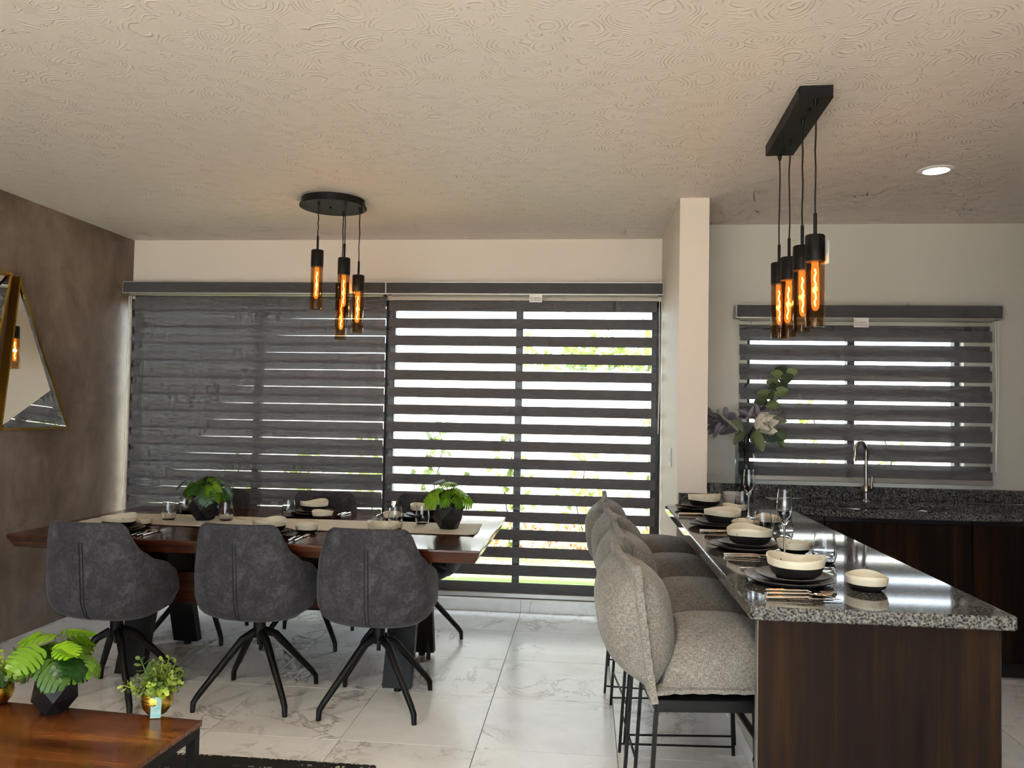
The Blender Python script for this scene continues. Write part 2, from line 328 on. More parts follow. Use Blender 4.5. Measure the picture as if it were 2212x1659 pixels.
# marble look baseboard under the dining window, in tile lengths
bb = struct('baseboard_back', label='marble look tile baseboard under the dining window', cat='baseboard')
for i in range(len(xs)-1):
    x0, x1 = max(xs[i], XL)+.0015, min(xs[i+1], XC)-.0015
    if x1-x0 > .02: link('tile', B().cbox(-(x1-x0)/2, (x1-x0)/2, -.006, .006, -.042, .042, .001).mesh('tile', 'tile'), bb, ((x0+x1)/2, D1-.007, .0425))
# windows
def window(name, x0, x1, z0, z1, y, bars, label, fr=.05, fl=None):
    wn = struct(name, None, ((x0+x1)/2, y, z0), label, 'window'); cx = (x0+x1)/2
    def bar(nm, a, b, c, d): link(nm, B().cbox(a-cx, b-cx, -.03, .03, c-z0, d-z0, .003).mesh(nm, 'blackm'), wn)
    bar('frame_rail', x0, x1, z0, z0+fr*.7); bar('frame_rail', x0, x1, z1-fr*.7, z1); bar('frame_stile', x0, x0+(fl or fr), z0, z1); bar('frame_stile', x1-fr, x1, z0, z1)
    ed = [x0+(fl or fr)]
    for b, wd in bars: bar('mullion', b-wd/2, b+wd/2, z0+fr*.7, z1-fr*.7); ed += [b-wd/2, b+wd/2]
    ed.append(x1-fr)
    for k in range(0, len(ed), 2): link('pane', B().box(ed[k]-cx, ed[k+1]-cx, -.003, .003, fr*.7, z1-z0-fr*.7).mesh('pane', 'pane'), wn)
    return wn
window('window_1', XL+.002, XC-.002, .092, 2.248, 5.69, [(-2.47, .055), (-1.455, .075), (-.495, .052)], 'wide black framed dining window behind the striped blinds', .062, .018)
window('window_2', KX0, KX1, KZ0, KZ1, D2+.09, [(1.72, .046)], 'black framed kitchen window above the sink', .03)
window('fill_window', -3.3, 1.2, .12, 2.5, YF-.08, [(-2.2, .05), (-1.05, .07), (.1, .05)], 'wide black framed window added unseen for fill light', .05)  # invented window behind the camera, made wide to bring in frontal fill

# ------------------------------------------------------------------ garden
struct('lawn', B().box(-14, 16, 6.42, 22, -.4, -.06).mesh('lawn', 'lawn'), label='sunlit lawn outside the windows', cat='lawn')
struct('terrace', B().box(-14, 16, D1+.18, 6.419, -.4, -.06).box(-14, 16, -18, YF-.15, -.4, -.06).mesh('terrace', 'paving'), label='pale paving around the house, the rear part added to bounce light', cat='terrace')  # rear paving is unseen, added to bounce warm sunlight onto the ceiling
struct('garden_wall', B().box(-9, 9, 8.6, 8.8, -.1, 1.9).mesh('garden_wall', 'gwall'), label='white garden wall beyond the dining window', cat='wall')
def leaf_quad(b, p, d, n, L, W):
    d = Vector(d).normalized(); s_ = d.cross(Vector(n)).normalized(); p = Vector(p)
    b.add([p, p+d*L*.45+s_*W/2, p+d*L, p+d*L*.45-s_*W/2], [(0,1,2,3)])
def vine(x, h, label):
    r = random.Random(int(x*1000)+5); t = thing('climbing_vine', label, 'vine', (x, 8.52, -.06), group='vines on the garden wall')
    b = B(); b.tube([(.05*math.sin(k*1.7), -.02-.01*k % .03, h*k/6) for k in range(7)], .008, 5); link('stem', b.mesh('stem', 'twig'), t)
    b = B()
    for k in range(70):
        z = h*r.random()**.8; sp = .06+.08*(1-z/h)
        leaf_quad(b, (max(-.3, min(.3, 1.4*r.gauss(0, sp))), -.04-r.random()*.10, z), (r.uniform(-1,1), r.uniform(-.4,.2), r.uniform(-1,.6)), (r.uniform(-.4,.4), -1, .2), r.uniform(.06,.12), r.uniform(.05,.09))
    o = link('foliage', b.mesh('foliage', 'vine'), t); o['kind'] = 'stuff'
for k in range(10): vine(-3.9+k*.78+rnd.uniform(-.06,.06), rnd.uniform(1.0, 1.75), ('first second third fourth fifth sixth seventh eighth ninth tenth'.split()[k])+' climbing vine on the white garden wall, counted from the cement wall side')
b = B(); r = random.Random(3)
for k in range(2600): leaf_quad(b, (r.uniform(-5, 4.5), r.uniform(7.75, 8.25), -.05+.34*r.random()), (r.uniform(-1,1), r.uniform(-1,1), r.uniform(-.2,1)), (r.uniform(-.5,.5), -1, .6), r.uniform(.03,.06), r.uniform(.03,.05))
thing('flower_bed', 'low bed of red and orange blossoms along the garden wall', 'flowers', kind='stuff', data=b.mesh('flower_bed', 'red'))
b = B(); r = random.Random(9)
for k in range(900): leaf_quad(b, (r.gauss(.35, .55), r.uniform(9.6, 10.4), 1.75+abs(r.gauss(0, .28))), (r.uniform(-1,1), r.uniform(-1,1), r.uniform(-1,1)), (r.uniform(-1,1), -1, .3), .14, .09)
t = thing('garden_tree', 'pale green tree top showing over the garden wall', 'tree', (0,0,0)); o = link('crown', b.mesh('crown', 'vine'), t); o['kind'] = 'stuff'
link('trunk', B().tube([(.35, 10, -.06), (.33, 10, 1.0), (.36, 10, 1.9)], [.07, .05, .04], 8).mesh('trunk', 'twig', 60), t)

# ------------------------------------------------------------------ zebra blinds
def chain(parent, x, y, z0, z1, mat='whitep'):
    b = B(); b.tube([(x, y, z1), (x+.004, y-.004, (z0+z1)/2), (x, y, z0)], .003, 6); b.tube([(x+.016, y, z1), (x+.014, y-.006, (z0+z1)/2), (x, y, z0)], .003, 6)
    link('pull_cord', b.mesh('cord', mat, 60), parent)
def blind(label, x0, x1, yv, zt, zb, period, bh, front_top, back_top, tilt, card=None, cord=None, brackets=(), ins=(.035, .035)):
    """front_top/back_top: upper edge of the first opaque band of each layer; tilt lowers the back layer towards x0"""
    cx = (x0+x1)/2; t = thing('zebra_blind', label, 'blind', (cx, yv, zt)); L = x1-x0
    v = link('valance', B().cbox(-L/2, L/2, -.045, .045, -.083, 0, .002).mesh('valance', 'val'), t)
    link('trim_strip', B().box(-L/2, L/2, -.048, -.0452, -.003, .003).mesh('trim', 'alu'), v); link('trim_strip', B().box(-L/2, L/2, -.049, -.0452, -.088, -.080).mesh('trim', 'alu'), v)
    for s in (-1, 1): link('end_cap', B().box(s*L/2-.002, s*L/2+.002, -.047, .045, -.086, .002).mesh('cap', 'alu'), v)
    link('roller_tube', B().tube([(-L/2+.03, .012, -.075), (L/2-.03, .012, -.075)], .022, 12).mesh('tube', 'alu', 60), t)
    for bx in brackets: link('bracket', B().box(bx-cx-.012, bx-cx+.012, -.03, .03, 0, .006).mesh('bracket', 'alu'), t)
    w0, w1 = -L/2+ins[0], L/2-ins[1]
    bm = shared(('band', round(w0, 3), round(w1, 3), bh), lambda: B().grid(lambda u, q: (w0+(w1-w0)*u, .0, -bh*q), 24, 2).mesh('band', 'blind', fix=False))
    z = front_top
    while z-bh*.5 > zb: link('band', bm, t, (0, .014, z-zt)); z -= period
    if tilt is not None:
        z = back_top
        while z-bh*.5 > zb: link('band', bm, t, (0, .040, z-zt), rot=(0, -tilt, 0)); z -= period
    link('sheer_panel', B().grid(lambda u, q: (w0+(w1-w0)*u, .0155, (zt-.08-zt)*(1-q)+(zb-zt)*q), 4, 4).mesh('sheer', 'sheer', fix=False), t)
    link('bottom_rail', B().cbox(w0, w1, .003, .043, zb-zt-.032, zb-zt, .006).mesh('rail', 'alu'), t)
    if cord: chain(t, cord[0]-cx, cord[3] if len(cord) > 3 else -.01, cord[1]-zt, cord[2]-zt)
    if card:
        cz = -.084
        cd = link('tag', B().box(card-cx-.045, card-cx+.045, -.0525, -.0505, cz-.058, cz+.002).mesh('tag', 'card'), t)
        def M(x, z): return Matrix.Translation((card-cx+x, -.0528, cz+z)) @ Euler((PI/2, 0, 0)).to_matrix().to_4x4()
        text('lettering', 'Tu', .012, cd, 'ink', M(-.034, -.018)); text('lettering', 'ELEMENTO', .0155, cd, 'ink', M(0, -.034)); text('lettering', 'DECORATIVO', .0125, cd, 'ink', M(0, -.048))
    return t
P = .1259; BH = .0724
blind('charcoal striped blind with closed bands beside the cement wall', XL+.004, -1.462, 5.555, 2.36, .152, P, BH, 2.2235+P, 2.1715+P, .006, None, (-3.445, .75, 2.26, .0), (-3.35, -2.4), (.050, .008))
blind('charcoal striped blind with open bands looking onto the garden', -1.458, XC-.003, 5.555, 2.36, .152, P, BH, 2.2335, 2.2335, 0.0, -.37, (.502, 1.3, 2.26, .0), (-1.47+.05, -.5, .35), (.010, .035))
blind('narrow charcoal striped blind over the kitchen sink', .945, 2.557, 5.12, 2.151, 1.064, .126, BH, 1.9974+.126, 2.030+.126, 0.0, 1.71, (2.535, 1.12, 2.06, .0), (1.03, 2.49))

# ================================================================== KITCHEN AND BAR
ZC, TH = .9175, .038
BL, BR, BY = .4593, 1.1583, 2.2248
# bar worktop with the wall run as one continuous granite top (sink cut out)
SX0, SX1, SY0, SY1 = 1.38, 2.13, 4.650, 5.058
ktop = thing('granite_worktop', 'speckled grey granite worktop running from breakfast bar to sink wall', 'worktop', (BL, BY, ZC))
def loc_box(x0, x1, y0, y1, z0, z1, c=.003): return B().cbox(x0-BL, x1-BL, y0-BY, y1-BY, z0-ZC, z1-ZC, c)
link('bar_slab', loc_box(BL, BR, BY, DC-.001, ZC-TH, ZC, .006).mesh('slab', 'granite', 30), ktop)
link('slab_section', loc_box(XC2+.001, BR, DC+.0, D2-.001, ZC-TH, ZC, .0008).mesh('slab', 'granite'), ktop)
def sink_slab():
    # rectangle with a rounded rectangular hole
    b = B(); n = 40; x0, x1, y0, y1 = BR, XR-.001, DC+.005, D2-.001; cx, cy = (SX0+SX1)/2, (SY0+SY1)/2; hx, hy = (SX1-SX0)/2, (SY1-SY0)/2
    inner, outer = [], []
    for k in range(n):
        th = 2*PI*(k+.5)/n; c, s = math.cos(th), math.sin(th)
        ex = lambda v, p: math.copysign(abs(v)**p, v)
        inner.append((cx+hx*ex(c, .42), cy+hy*ex(s, .42)))
        mx = max(abs(c)/1, abs(s)/1); outer.append((x0 if c < -.70 else x1 if c > .70 else cx+hx*ex(c, .42), y0 if s < -.70 else y1 if s > .70 else cy+hy*ex(s, .42)))
    vs = []
    for z in (0, -TH):
        for p in inner: vs.append((p[0]-BL, p[1]-BY, z))
        for p in outer: vs.append((p[0]-BL, p[1]-BY, z))
    fs = []
    for k in range(n):
        j = (k+1) % n; fs += [(k, j, n+j, n+k), (2*n+k, 3*n+k, 3*n+j, 2*n+j), (k, 2*n+k, 2*n+j, j), (n+k, n+j, 3*n+j, 3*n+k)]
    b.add(vs, fs); return b.mesh('slab', 'granite')
link('sink_slab', sink_slab(), ktop)
link('backsplash', loc_box(XC2+.001, XR-.001, D2-.02, D2-.001, ZC+.0005, 1.0, .001).mesh('splash', 'granite'), ktop)
link('backsplash', loc_box(XC+.008, XC2+.022, DC-.021, DC-.001, ZC+.0005, .993, .001).mesh('splash', 'granite'), ktop)
link('backsplash', loc_box(XC2+.002, XC2+.022, DC, D2-.021, ZC+.0005, .993, .001).mesh('splash', 'granite'), ktop)
# end panel and half wall below the bar
ep = thing('bar_end_panel', 'dark walnut end panel closing the breakfast bar', 'panel', (.812, 2.285, 0))
link('board', B().cbox(-.322, .322, -.015, .015, 0, ZC-TH-.001, .001).mesh('board', 'dark'), ep); link('edge_band', B().box(-.3245, -.3222, -.0155, .0155, 0, ZC-TH-.001).mesh('band', 'edge'), ep)
link('edge_band', B().box(.3222, .3245, -.0155, .0155, 0, ZC-TH-.001).mesh('band', 'backing'), ep)
hw = struct('wall_bar', B().box(.70, .80, 2.301, DC-.001, 0, ZC-TH-.001).mesh('wall', 'bamboo'), label='low pale wall carrying the breakfast bar', cat='wall')
link('skirting', B().box(.692, .6995, 2.301, DC-.001, 0, .07).mesh('skirt', 'tile'), hw)
def cabinet(name, label, x0, x1, y0, y1, face, ndoor, drawers=0, group=None, drop=0):
    """base unit; face 'y' opens towards -y, 'x' opens towards +x"""
    t = thing(name, label, 'cabinet', ((x0+x1)/2, (y0+y1)/2, 0), group=group); w, d = (x1-x0)/2, (y1-y0)/2; zt = ZC-TH-.002
    if face == 'y':
        link('body', B().box(-w, w, -d+.02, d, .09, zt-drop).mesh('body', 'dark'), t); link('toe_kick', B().box(-w, w, -d+.06, -d+.075, 0, .09).mesh('kick', 'blackm'), t)
        z0, z1 = .095, zt-.004-drawers*.16
        for k in range(ndoor):
            a = -w+.002+k*(2*w-.002)/ndoor; e = a+(2*w-.002)/ndoor-.003
            dr = link('door', B().cbox(a, e, -d, -d+.019, z0, z1-.026, .001).mesh('door', 'dark'), t); link('grip_channel', B().box(a, e, -d+.004, -d+.019, z1-.024, z1).mesh('grip', 'blackm'), dr)
        if drawers:
            for k in range(ndoor):
                a = -w+.002+k*(2*w-.002)/ndoor; e = a+(2*w-.002)/ndoor-.003
                link('drawer', B().cbox(a, e, -d, -d+.019, z1+.003, zt-.03, .001).mesh('drawer', 'dark'), t)
    else:
        link('body', B().box(-w, w-.02, -d, d, .09, zt).mesh('body', 'dark'), t); link('toe_kick', B().box(w-.075, w-.06, -d, d, 0, .09).mesh('kick', 'blackm'), t)
        for k in range(ndoor):
            a = -d+.002+k*(2*d-.002)/ndoor; e = a+(2*d-.002)/ndoor-.003
            dr = link('door', B().cbox(w-.019, w, a, e, .095, zt-.03, .001).mesh('door', 'dark'), t); link('grip_channel', B().box(w-.019, w-.004, a, e, zt-.028, zt-.004).mesh('grip', 'blackm'), dr)
    return t
cabinet('base_cabinet', 'dark walnut base cabinet under the kitchen sink', 1.36, 2.16, 4.615, D2-.002, 'y', 2, drop=.20)
cabinet('base_cabinet', 'dark walnut base cabinet at the far end of the sink run', 2.162, 2.90, 4.615, D2-.002, 'y', 2)
cabinet('base_cabinet', 'dark walnut base cabinet in the kitchen corner by the wall', 2.902, XR-.002, 4.615, D2-.002, 'y', 1)
cabinet('base_cabinet', 'dark walnut base cabinet in the corner where bar meets sink run', .802, 1.358, 4.615, D2-.002, 'y', 1)
cabinet('base_cabinet', 'dark walnut cabinet under the breakfast bar next to its end panel', .802, 1.125, 2.301, 3.44, 'x', 2)
cabinet('base_cabinet', 'dark walnut cabinet under the breakfast bar next to the corner', .802, 1.125, 3.442, 4.58, 'x', 2)
# sink
t = thing('double_sink', 'stainless steel double basin set below the granite worktop', 'sink', ((SX0+SX1)/2, (SY0+SY1)/2, ZC-TH-.17))
def basin(x0, x1, y0, y1):
    def f(u, v):
        # v: 0 rim .. 1 centre of the floor
        th = 2*PI*u; c, s = math.cos(th), math.sin(th); ex = lambda q: math.copysign(abs(q)**.45, q)
        k, z = ((1, .168), (.97, .10), (.93, .02), (.80, .004), (.1, .0))[round(v*4)]
        return ((x0+x1)/2+(x1-x0)/2*k*ex(c), (y0+y1)/2+(y1-y0)/2*k*ex(s), z)
    return B().grid(f, 32, 4, cu=True)
hx, hy = (SX1-SX0)/2+.003, (SY1-SY0)/2+.003
for a, e in ((-hx, -.012), (.012, hx)):
    o = link('basin', basin(a, e, -hy, hy).mesh('basin', 'steel', 50), t); link('drain', B().lathe([(.001, .006), (.03, .006), (.04, .002)], 16, c=((a+e)/2, 0, 0)).mesh('drain', 'silver', 50), o)
link('divider', B().cbox(-.014, .014, -hy, hy, .13, .168, .004).mesh('divider', 'steel'), t)
# faucet
t = thing('kitchen_faucet', 'brushed steel gooseneck faucet behind the sink', 'faucet', (1.752, 5.098, ZC))
link('body', B().lathe([(.001, 0), (.022, 0), (.022, .008), (.017, .012), (.017, .055), (.026, .062), (.028, .085), (.020, .098), (.0145, .105), (.001, .106)], 20).mesh('body', 'steel', 40), t)
pts = [(0, 0, .10), (0, 0, .20), (0, 0, .31)]+[(-.055*(1-math.cos(a))*.8, -.055*(1-math.cos(a))*.6, .31+.062*math.sin(a)) for a in [PI*k/10 for k in range(1, 11)]]
pts.append((pts[-1][0], pts[-1][1], .285)); link('spout', B().tube(pts, .0115, 12).mesh('spout', 'steel', 60), t)
link('spray_head', B().tube([(pts[-1][0], pts[-1][1], .292), (pts[-1][0]-.004, pts[-1][1], .272), (pts[-1][0]-.006, pts[-1][1], .255)], [.0135, .016, .016], 14).mesh('spray', 'steel', 50), t)
link('lever', B().tube([(.022, 0, .075), (.034, 0, .082), (.036, 0, .155)], [.011, .0075, .006], 10).mesh('lever', 'steel', 50), t)

# light switch on the pillar
t = thing('wall_switch', 'white light switch on the side of the cream pillar', 'switch', (XC-.001, 4.92, 1.176))
link('plate', B().cbox(-.008, 0, -.036, .036, -.058, .058, .002).mesh('plate', 'whitep'), t); link('rocker', B().cbox(-.013, -.008, -.014, .014, -.03, .03, .002).mesh('rocker', 'whitep'), t)

# ================================================================== PENDANTS
def pendant_parts(t, x, y, z_hole, z_bottom, k, tag=None):
    """canopy-local coordinates: hole height and lamp bottom, both below the canopy origin"""
    gl, cap = .250, .098; zc = z_bottom+gl; zt = zc+cap; r_ = random.Random(k)
    link('cord_grip', B().lathe([(.010, 0), (.009, -.012), (.005, -.028), (.001, -.028)], 12, c=(x, y, z_hole)).mesh('grip', 'black', 40), t)
    n = 7; zz = [z_hole-.02+(zt+.08-z_hole+.02)*i/n for i in range(n+1)]
    link('cord', B().tube([(x+(0 if i in (0, n) else r_.uniform(-.0022, .0022)), y+(0 if i in (0, n) else r_.uniform(-.0015, .0015)), q) for i, q in enumerate(zz)], .0032, 6).mesh('cord', 'cord', 60), t)
    link('stem_rod', B().tube([(x, y, zt), (x, y, zt+.084)], .0065, 10).mesh('rod', 'black', 60), t)
    link('lamp_cap', B().lathe([(.001, cap), (.033, cap), (.036, cap-.004), (.036, 0), (.034, -.002), (.001, -.002)], 28, c=(x, y, zc)).mesh('cap', 'black', 40), t)
    sh = link('lamp_shade', B().lathe([(.0352, .0), (.0352, -.12), (.0352, -gl), (.0325, -gl), (.0325, -.12), (.0325, 0)], 28, c=(x, y, zc)).mesh('shade', 'amber', 40), t)
    bs = [(.013, 0), (.0125, -.02), (.0145, -.03), (.0145, -.165), (.0125, -.178), (.007, -.187), (.0005, -.189)]
    tl = r_.uniform(-.02, .02)
    bu = link('bulb', B().lathe(bs, 18).mesh('bulb', 'bulb', 70), t, (x, y, zc), rot=(tl, r_.uniform(-.03, .03), 0))
    link('filament', B().tube([(.0035*math.sin(q*1.9), .0035*math.cos(q*1.9), -.03-.014*q) for q in range(11)], .0024, 6).mesh('filament', 'fil', 60), bu)
    pd = bpy.data.lights.new('bulb_light', 'POINT'); pd.energy = 1.5; pd.color = (1, .66, .38); pd.shadow_soft_size = .012; link('bulb_light', pd, bu, (.0, 0, -.10))
    if tag:
        tg = link('price_tag', B().box(tag[0]-.001, tag[0]+.001, tag[1]-.022, tag[1]+.022, -.075, .012).mesh('tag', 'card'), t, (x, y, zt-.03), rot=(0, 0, tag[2]))
        link('string', B().tube([(0, -.008, .034), (.008, .002, .036), (tag[0], tag[1], .012)], .0012, 5).mesh('string', 'string'), tg)
# rectangular canopy over the bar
cz = .05
t = thing('linear_pendant', 'black linear ceiling fixture with four amber tube lamps over the bar', 'pendant lamp', (.862, 3.347, H), R(-2.0))
o = link('canopy', B().cbox(-.062, .062, -.335, .335, -cz, 0, .002).mesh('canopy', 'black'), t)
for q in (-.235, .235): link('fixing_screw', B().lathe([(.006, 0), (.006, -.012), (.001, -.012)], 10, c=(0, q, -cz)).mesh('screw', 'black', 40), o)
for k, (q, zb) in enumerate(((-.352+.005, 1.78), (-.122, 1.783), (.118, 1.784), (.342, 1.800))):
    q2 = max(-.325, min(.325, q)); pendant_parts(t, 0, q2, -cz, zb-H, 20+k, (.047, .005, R(20)) if k == 0 else None)
# round canopy over the table
CX, CY = -1.545, 4.56
t = thing('cluster_pendant', 'black round ceiling fixture with four amber tube lamps over the dining table', 'pendant lamp', (CX, CY, H))
link('canopy', B().lathe([(.001, 0), (.188, 0), (.188, -.036), (.200, -.038), (.200, -.046), (.001, -.046)], 48).mesh('canopy', 'black', 40), t)
link('fixing_screw', B().lathe([(.008, 0), (.008, -.010), (.001, -.010)], 10, c=(-.01, -.02, -.046)).mesh('screw', 'black', 40), t)
for k, (x, y, zb) in enumerate(((-1.583, 4.412, 2.017), (-1.427, 4.43, 1.974), (-1.513, 4.66, 1.862), (-1.377, 4.557, 1.895))):
    pendant_parts(t, x-CX, y-CY, -.046, zb-H, 40+k, (-.047, -.005, R(-25)) if k == 3 else None)
# recessed downlights: the one in view over the kitchen, the rest unseen, added behind as warm fill
def downlight(x, y, power, label, col=(1, .97, .92)):
    t = thing('downlight_or_fill', label, 'ceiling light', (x, y, H), group='recessed ceiling lights')
    link('trim_ring', B().lathe([(.060, -.001), (.062, -.006), (.085, -.004), (.088, 0)], 32).mesh('ring', 'whitep', 60), t)
    link('lens', B().lathe([(.001, -.003), (.061, -.003)], 32).mesh('lens', 'lens'), t)
    ld = bpy.data.lights.new('downlight_or_fill_lamp', 'AREA'); ld.shape = 'DISK'; ld.size = .11; ld.energy = power; ld.color = col; ld.spread = R(110)
    link('lamp', ld, t, (0, 0, -.012))
downlight(1.742, 4.088, 2.5, 'bright round recessed ceiling light over the kitchen floor')
for x, y, lab in ((-2.4, 1.2, 'over the rug by the cement wall'), (-.4, 1.2, 'over the middle of the living room'), (-2.4, -1.2, 'by the living room window and cement wall'), (-.4, -1.2, 'by the middle of the living room window')):
    downlight(x, y, 22, 'added unseen fill light '+lab, (1, .86, .68))

# ================================================================== DINING TABLE
ZT = .78
TX0, TX1, TY0, TY1 = -2.885, -.492, 3.675, 4.885
tcx, tcy = (TX0+TX1)/2, (TY0+TY1)/2
tb = thing('dining_table', 'long walnut dining table on black trestle legs set for six', 'table', (tcx, tcy, 0))
hx, hy = (TX1-TX0)/2, (TY1-TY0)/2
def slab():
    b = B(); rows = [(0, 0), (0, -.010), (-.026, -.066)]
    rg = [[(-hx-i, -hy-i, ZT+z), (hx+i, -hy-i, ZT+z), (hx+i, hy+i, ZT+z), (-hx-i, hy+i, ZT+z)] for i, z in rows]
    vs = sum(rg, []); fs = [(0,1,2,3), (11,10,9,8)]
    for k in range(2):
        for i in range(4): j = (i+1) % 4; fs.append((k*4+i, k*4+j, k*4+4+j, k*4+4+i))
    return b.add(vs, fs).mesh('tabletop', 'table')
bev(link('tabletop', slab(), tb), .0025, 2)
def leg_board(sx, s):
    x = sx; w = .075; t = .028
    y0, y1 = s*.30, s*.085        # foot, head (an A seen from the table end)
    z0, z1 = .02, ZT-.066
    vs = []
    for (y, z) in ((y0, z0), (y1, z1)):
        vs += [(x-w, y-t, z), (x+w, y-t, z), (x+w, y+t, z), (x-w, y+t, z)]
    return B().add(vs, [(0,1,2,3), (4,5,6,7), (0,1,5,4), (1,2,6,5), (2,3,7,6), (3,0,4,7)])
for sx in (-.70, .745):
    for s in (-1, 1):
        lg = bev(link('leg', leg_board(sx, s).mesh('leg', 'black'), tb), .002, 1)
        link('foot_pad', B().lathe([(.001, 0), (.02, 0), (.02, .022), (.001, .022)], 12, c=(sx, s*.298, 0)).mesh('pad', 'rubber', 40), lg)
    link('leg_plate', B().cbox(sx-.09, sx+.09, -.22, .22, ZT-.078, ZT-.066, .002).mesh('plate', 'black'), tb)
bev(link('stretcher_beam', B().box(-.62, .665, -.03, .03, .33, .50).mesh('beam', 'table'), tb), .003, 2)
link('stretcher_rail', B().box(-.64, .685, -.032, .032, .318, .330).mesh('rail', 'black'), tb)
def runner_mesh():
    x0, x1, y0, y1 = -2.80-tcx, -.586-tcx, 4.10, 4.505
    def f(u, v):
        wv = .0016*math.sin(v*22)+.0012*math.sin(u*31+v*9)*math.sin(v*7)
        e = .004 if (u > .985 and (v < .06 or v > .94)) else 0
        return (x0+(x1-x0)*u+.006*math.sin(v*5)*(1 if u > .5 else -1), y0-tcy+(y1-y0)*v+.010*math.sin(u*9), .0045+wv+e)
    b = B().grid(f, 60, 16); b.grid(lambda u, v: (f(u, v)[0], f(u, v)[1], f(u, v)[2]-.0025), 60, 16, flip=True); return b.mesh('runner', 'runner', 180, fix=False)
thing('table_runner', 'cream linen runner along the middle of the dining table', 'table runner', (tcx, tcy, ZT), data=runner_mesh())

# ------------------------------------------------------------------ dining chairs
def lerp_tab(tab, x):
    for (a, fa), (b, fb) in zip(tab, tab[1:]):
        if x <= b: q = max(0, (x-a)/(b-a)); q = q*q*(3-2*q); return fa+(fb-fa)*q
    return tab[-1][1]
def shell_point(th, z):
    c, s = math.cos(th), math.sin(th); ex = lambda v, p: math.copysign(abs(v)**p, v)
    lean = -.10*max(0, z-.52); nar = 1-.10*max(0, min(1, (z-.62)/.25))
    r_ = lerp_tab([(.395, .30), (.405, .55), (.42, .76), (.46, .92), (.52, 1.0), (.9, 1.0)], z)
    x = .285*ex(s, .72)*r_*nar; y = (-.255*ex(c, .62) if c > 0 else -.235*c)*r_+lean
    return x, y
def chair_meshes():
    TOP = [(0, .893), (36, .893), (43, .882), (48, .860), (54, .800), (63, .755), (82, .705), (102, .645), (118, .585), (128, .548)]
    BOT = [(0, .395), (50, .395), (80, .415), (105, .455), (120, .490), (128, .512)]
    NU, NV = 64, 18
    def f(u, v):
        th = R(-128+256*u); d = abs(math.degrees(th)); zt_, zb_ = lerp_tab(TOP, d), lerp_tab(BOT, d)
        z = zb_+(zt_-zb_)*(v**1.25); x, y = shell_point(th, z); return (x, y, z)
    b = B().grid(f, NU, NV); sh = b.mesh('shell', 'suede', 180)
    # underside pan closing the bowl
    def g(u, v):
        th = R(-128+256*u); zb_ = lerp_tab(BOT, abs(math.degrees(th))); x, y = shell_point(th, zb_); k = 1-v*.98; return (x*k, y*k, zb_-.004*v)
    pan = B().grid(g, 40, 4).mesh('seat_pan', 'suede', 180)
    def cu(u, v):
        th = 2*PI*u; ex = lambda q, p: math.copysign(abs(q)**p, q); k = math.sin(PI*min(v, .999)*.5+.0001) if v < .5 else 1.0
        ph = PI*(v-.5); rr = math.cos(ph)**.35 if abs(v-.5) < .499 else .001; zz = math.sin(ph)
        return (.235*rr*ex(math.cos(th), .6), .005+.225*rr*ex(math.sin(th), .6), .463+.045*math.copysign(abs(zz)**.8, zz))
    cush = B().grid(cu, 36, 16, cu=True).mesh('cushion', 'suede', 180)
    seams = []
    for off in (-.42, .42):
        pts = []
        for k in range(16):
            z = .80-.375*k/15; x, y = shell_point(R(off), max(z, .42)); pts.append((x, y-.0015, z))
        seams.append(B().tube(pts, [.0008]+[.0022]*14+[.0008], 5).mesh('seam', 'seam', 60))
    for sd in (-1, 1):
        pts = []
        for k in range(14):
            z = .80-.36*k/13; x, y = shell_point(R(sd*50), z); pts.append((x*1.006, y*1.006, z))
        seams.append(B().tube(pts, .0012, 5).mesh('seam', 'suede', 60))
    col = B().lathe([(.001, .30), (.020, .30), (.030, .30), (.030, .375), (.055, .388), (.075, .394), (.001, .394)], 20).lathe([(.001, .262), (.010, .262), (.010, .30), (.001, .30)], 12).mesh('column', 'black', 40)
    lg = B().tube([(.02, .02, .325), (.06, .06, .30), (.205, .205, .075), (.221, .221, .045), (.223, .223, 0)], [.021, .019, .0145, .0135, .0115], 10).mesh('leg', 'black', 60)
    return sh, pan, cush, seams, col, lg
CH = chair_meshes()
def dining_chair(label, x, y, rz, base=0.0):
    sh, pan, cush, seams, col, lg = CH
    t = thing('dining_chair', label, 'chair', (x, y, 0), rz, 'grey suede chairs around the dining table')
    o = link('shell', sh, t); m = o.modifiers.new('thickness', 'SOLIDIFY'); m.thickness = .034; m.offset = -1; m.use_even_offset = False
    m = o.modifiers.new('round', 'SUBSURF'); m.levels = 1; m.render_levels = 1
    for s in seams: link('seam', s, o)
    link('seat_pan', pan, t); link('cushion', cush, t); link('swivel_column', col, t)
    for k in range(4): link('leg', lg, t, rot=(0, 0, base+k*PI/2))
    return t
dining_chair('charcoal suede swivel chair at the near side of the table beside the cement wall', -2.30, 3.70, R(-3), R(2))
dining_chair('charcoal suede swivel chair in the middle of the near side of the table', -1.605, 3.79, R(-3), R(4))
dining_chair('charcoal suede swivel chair at the near side closest to the bar stools', -.995, 3.782, R(1), R(1))
dining_chair('charcoal suede swivel chair at the window side next to the cement wall', -2.41, 4.765, PI+R(2), R(3))
dining_chair('charcoal suede swivel chair in the middle of the window side of the table', -1.70, 4.765, PI, R(4))
dining_chair('charcoal suede swivel chair at the window side closest to the open blind', -1.04, 4.77, PI-R(6), R(-10))

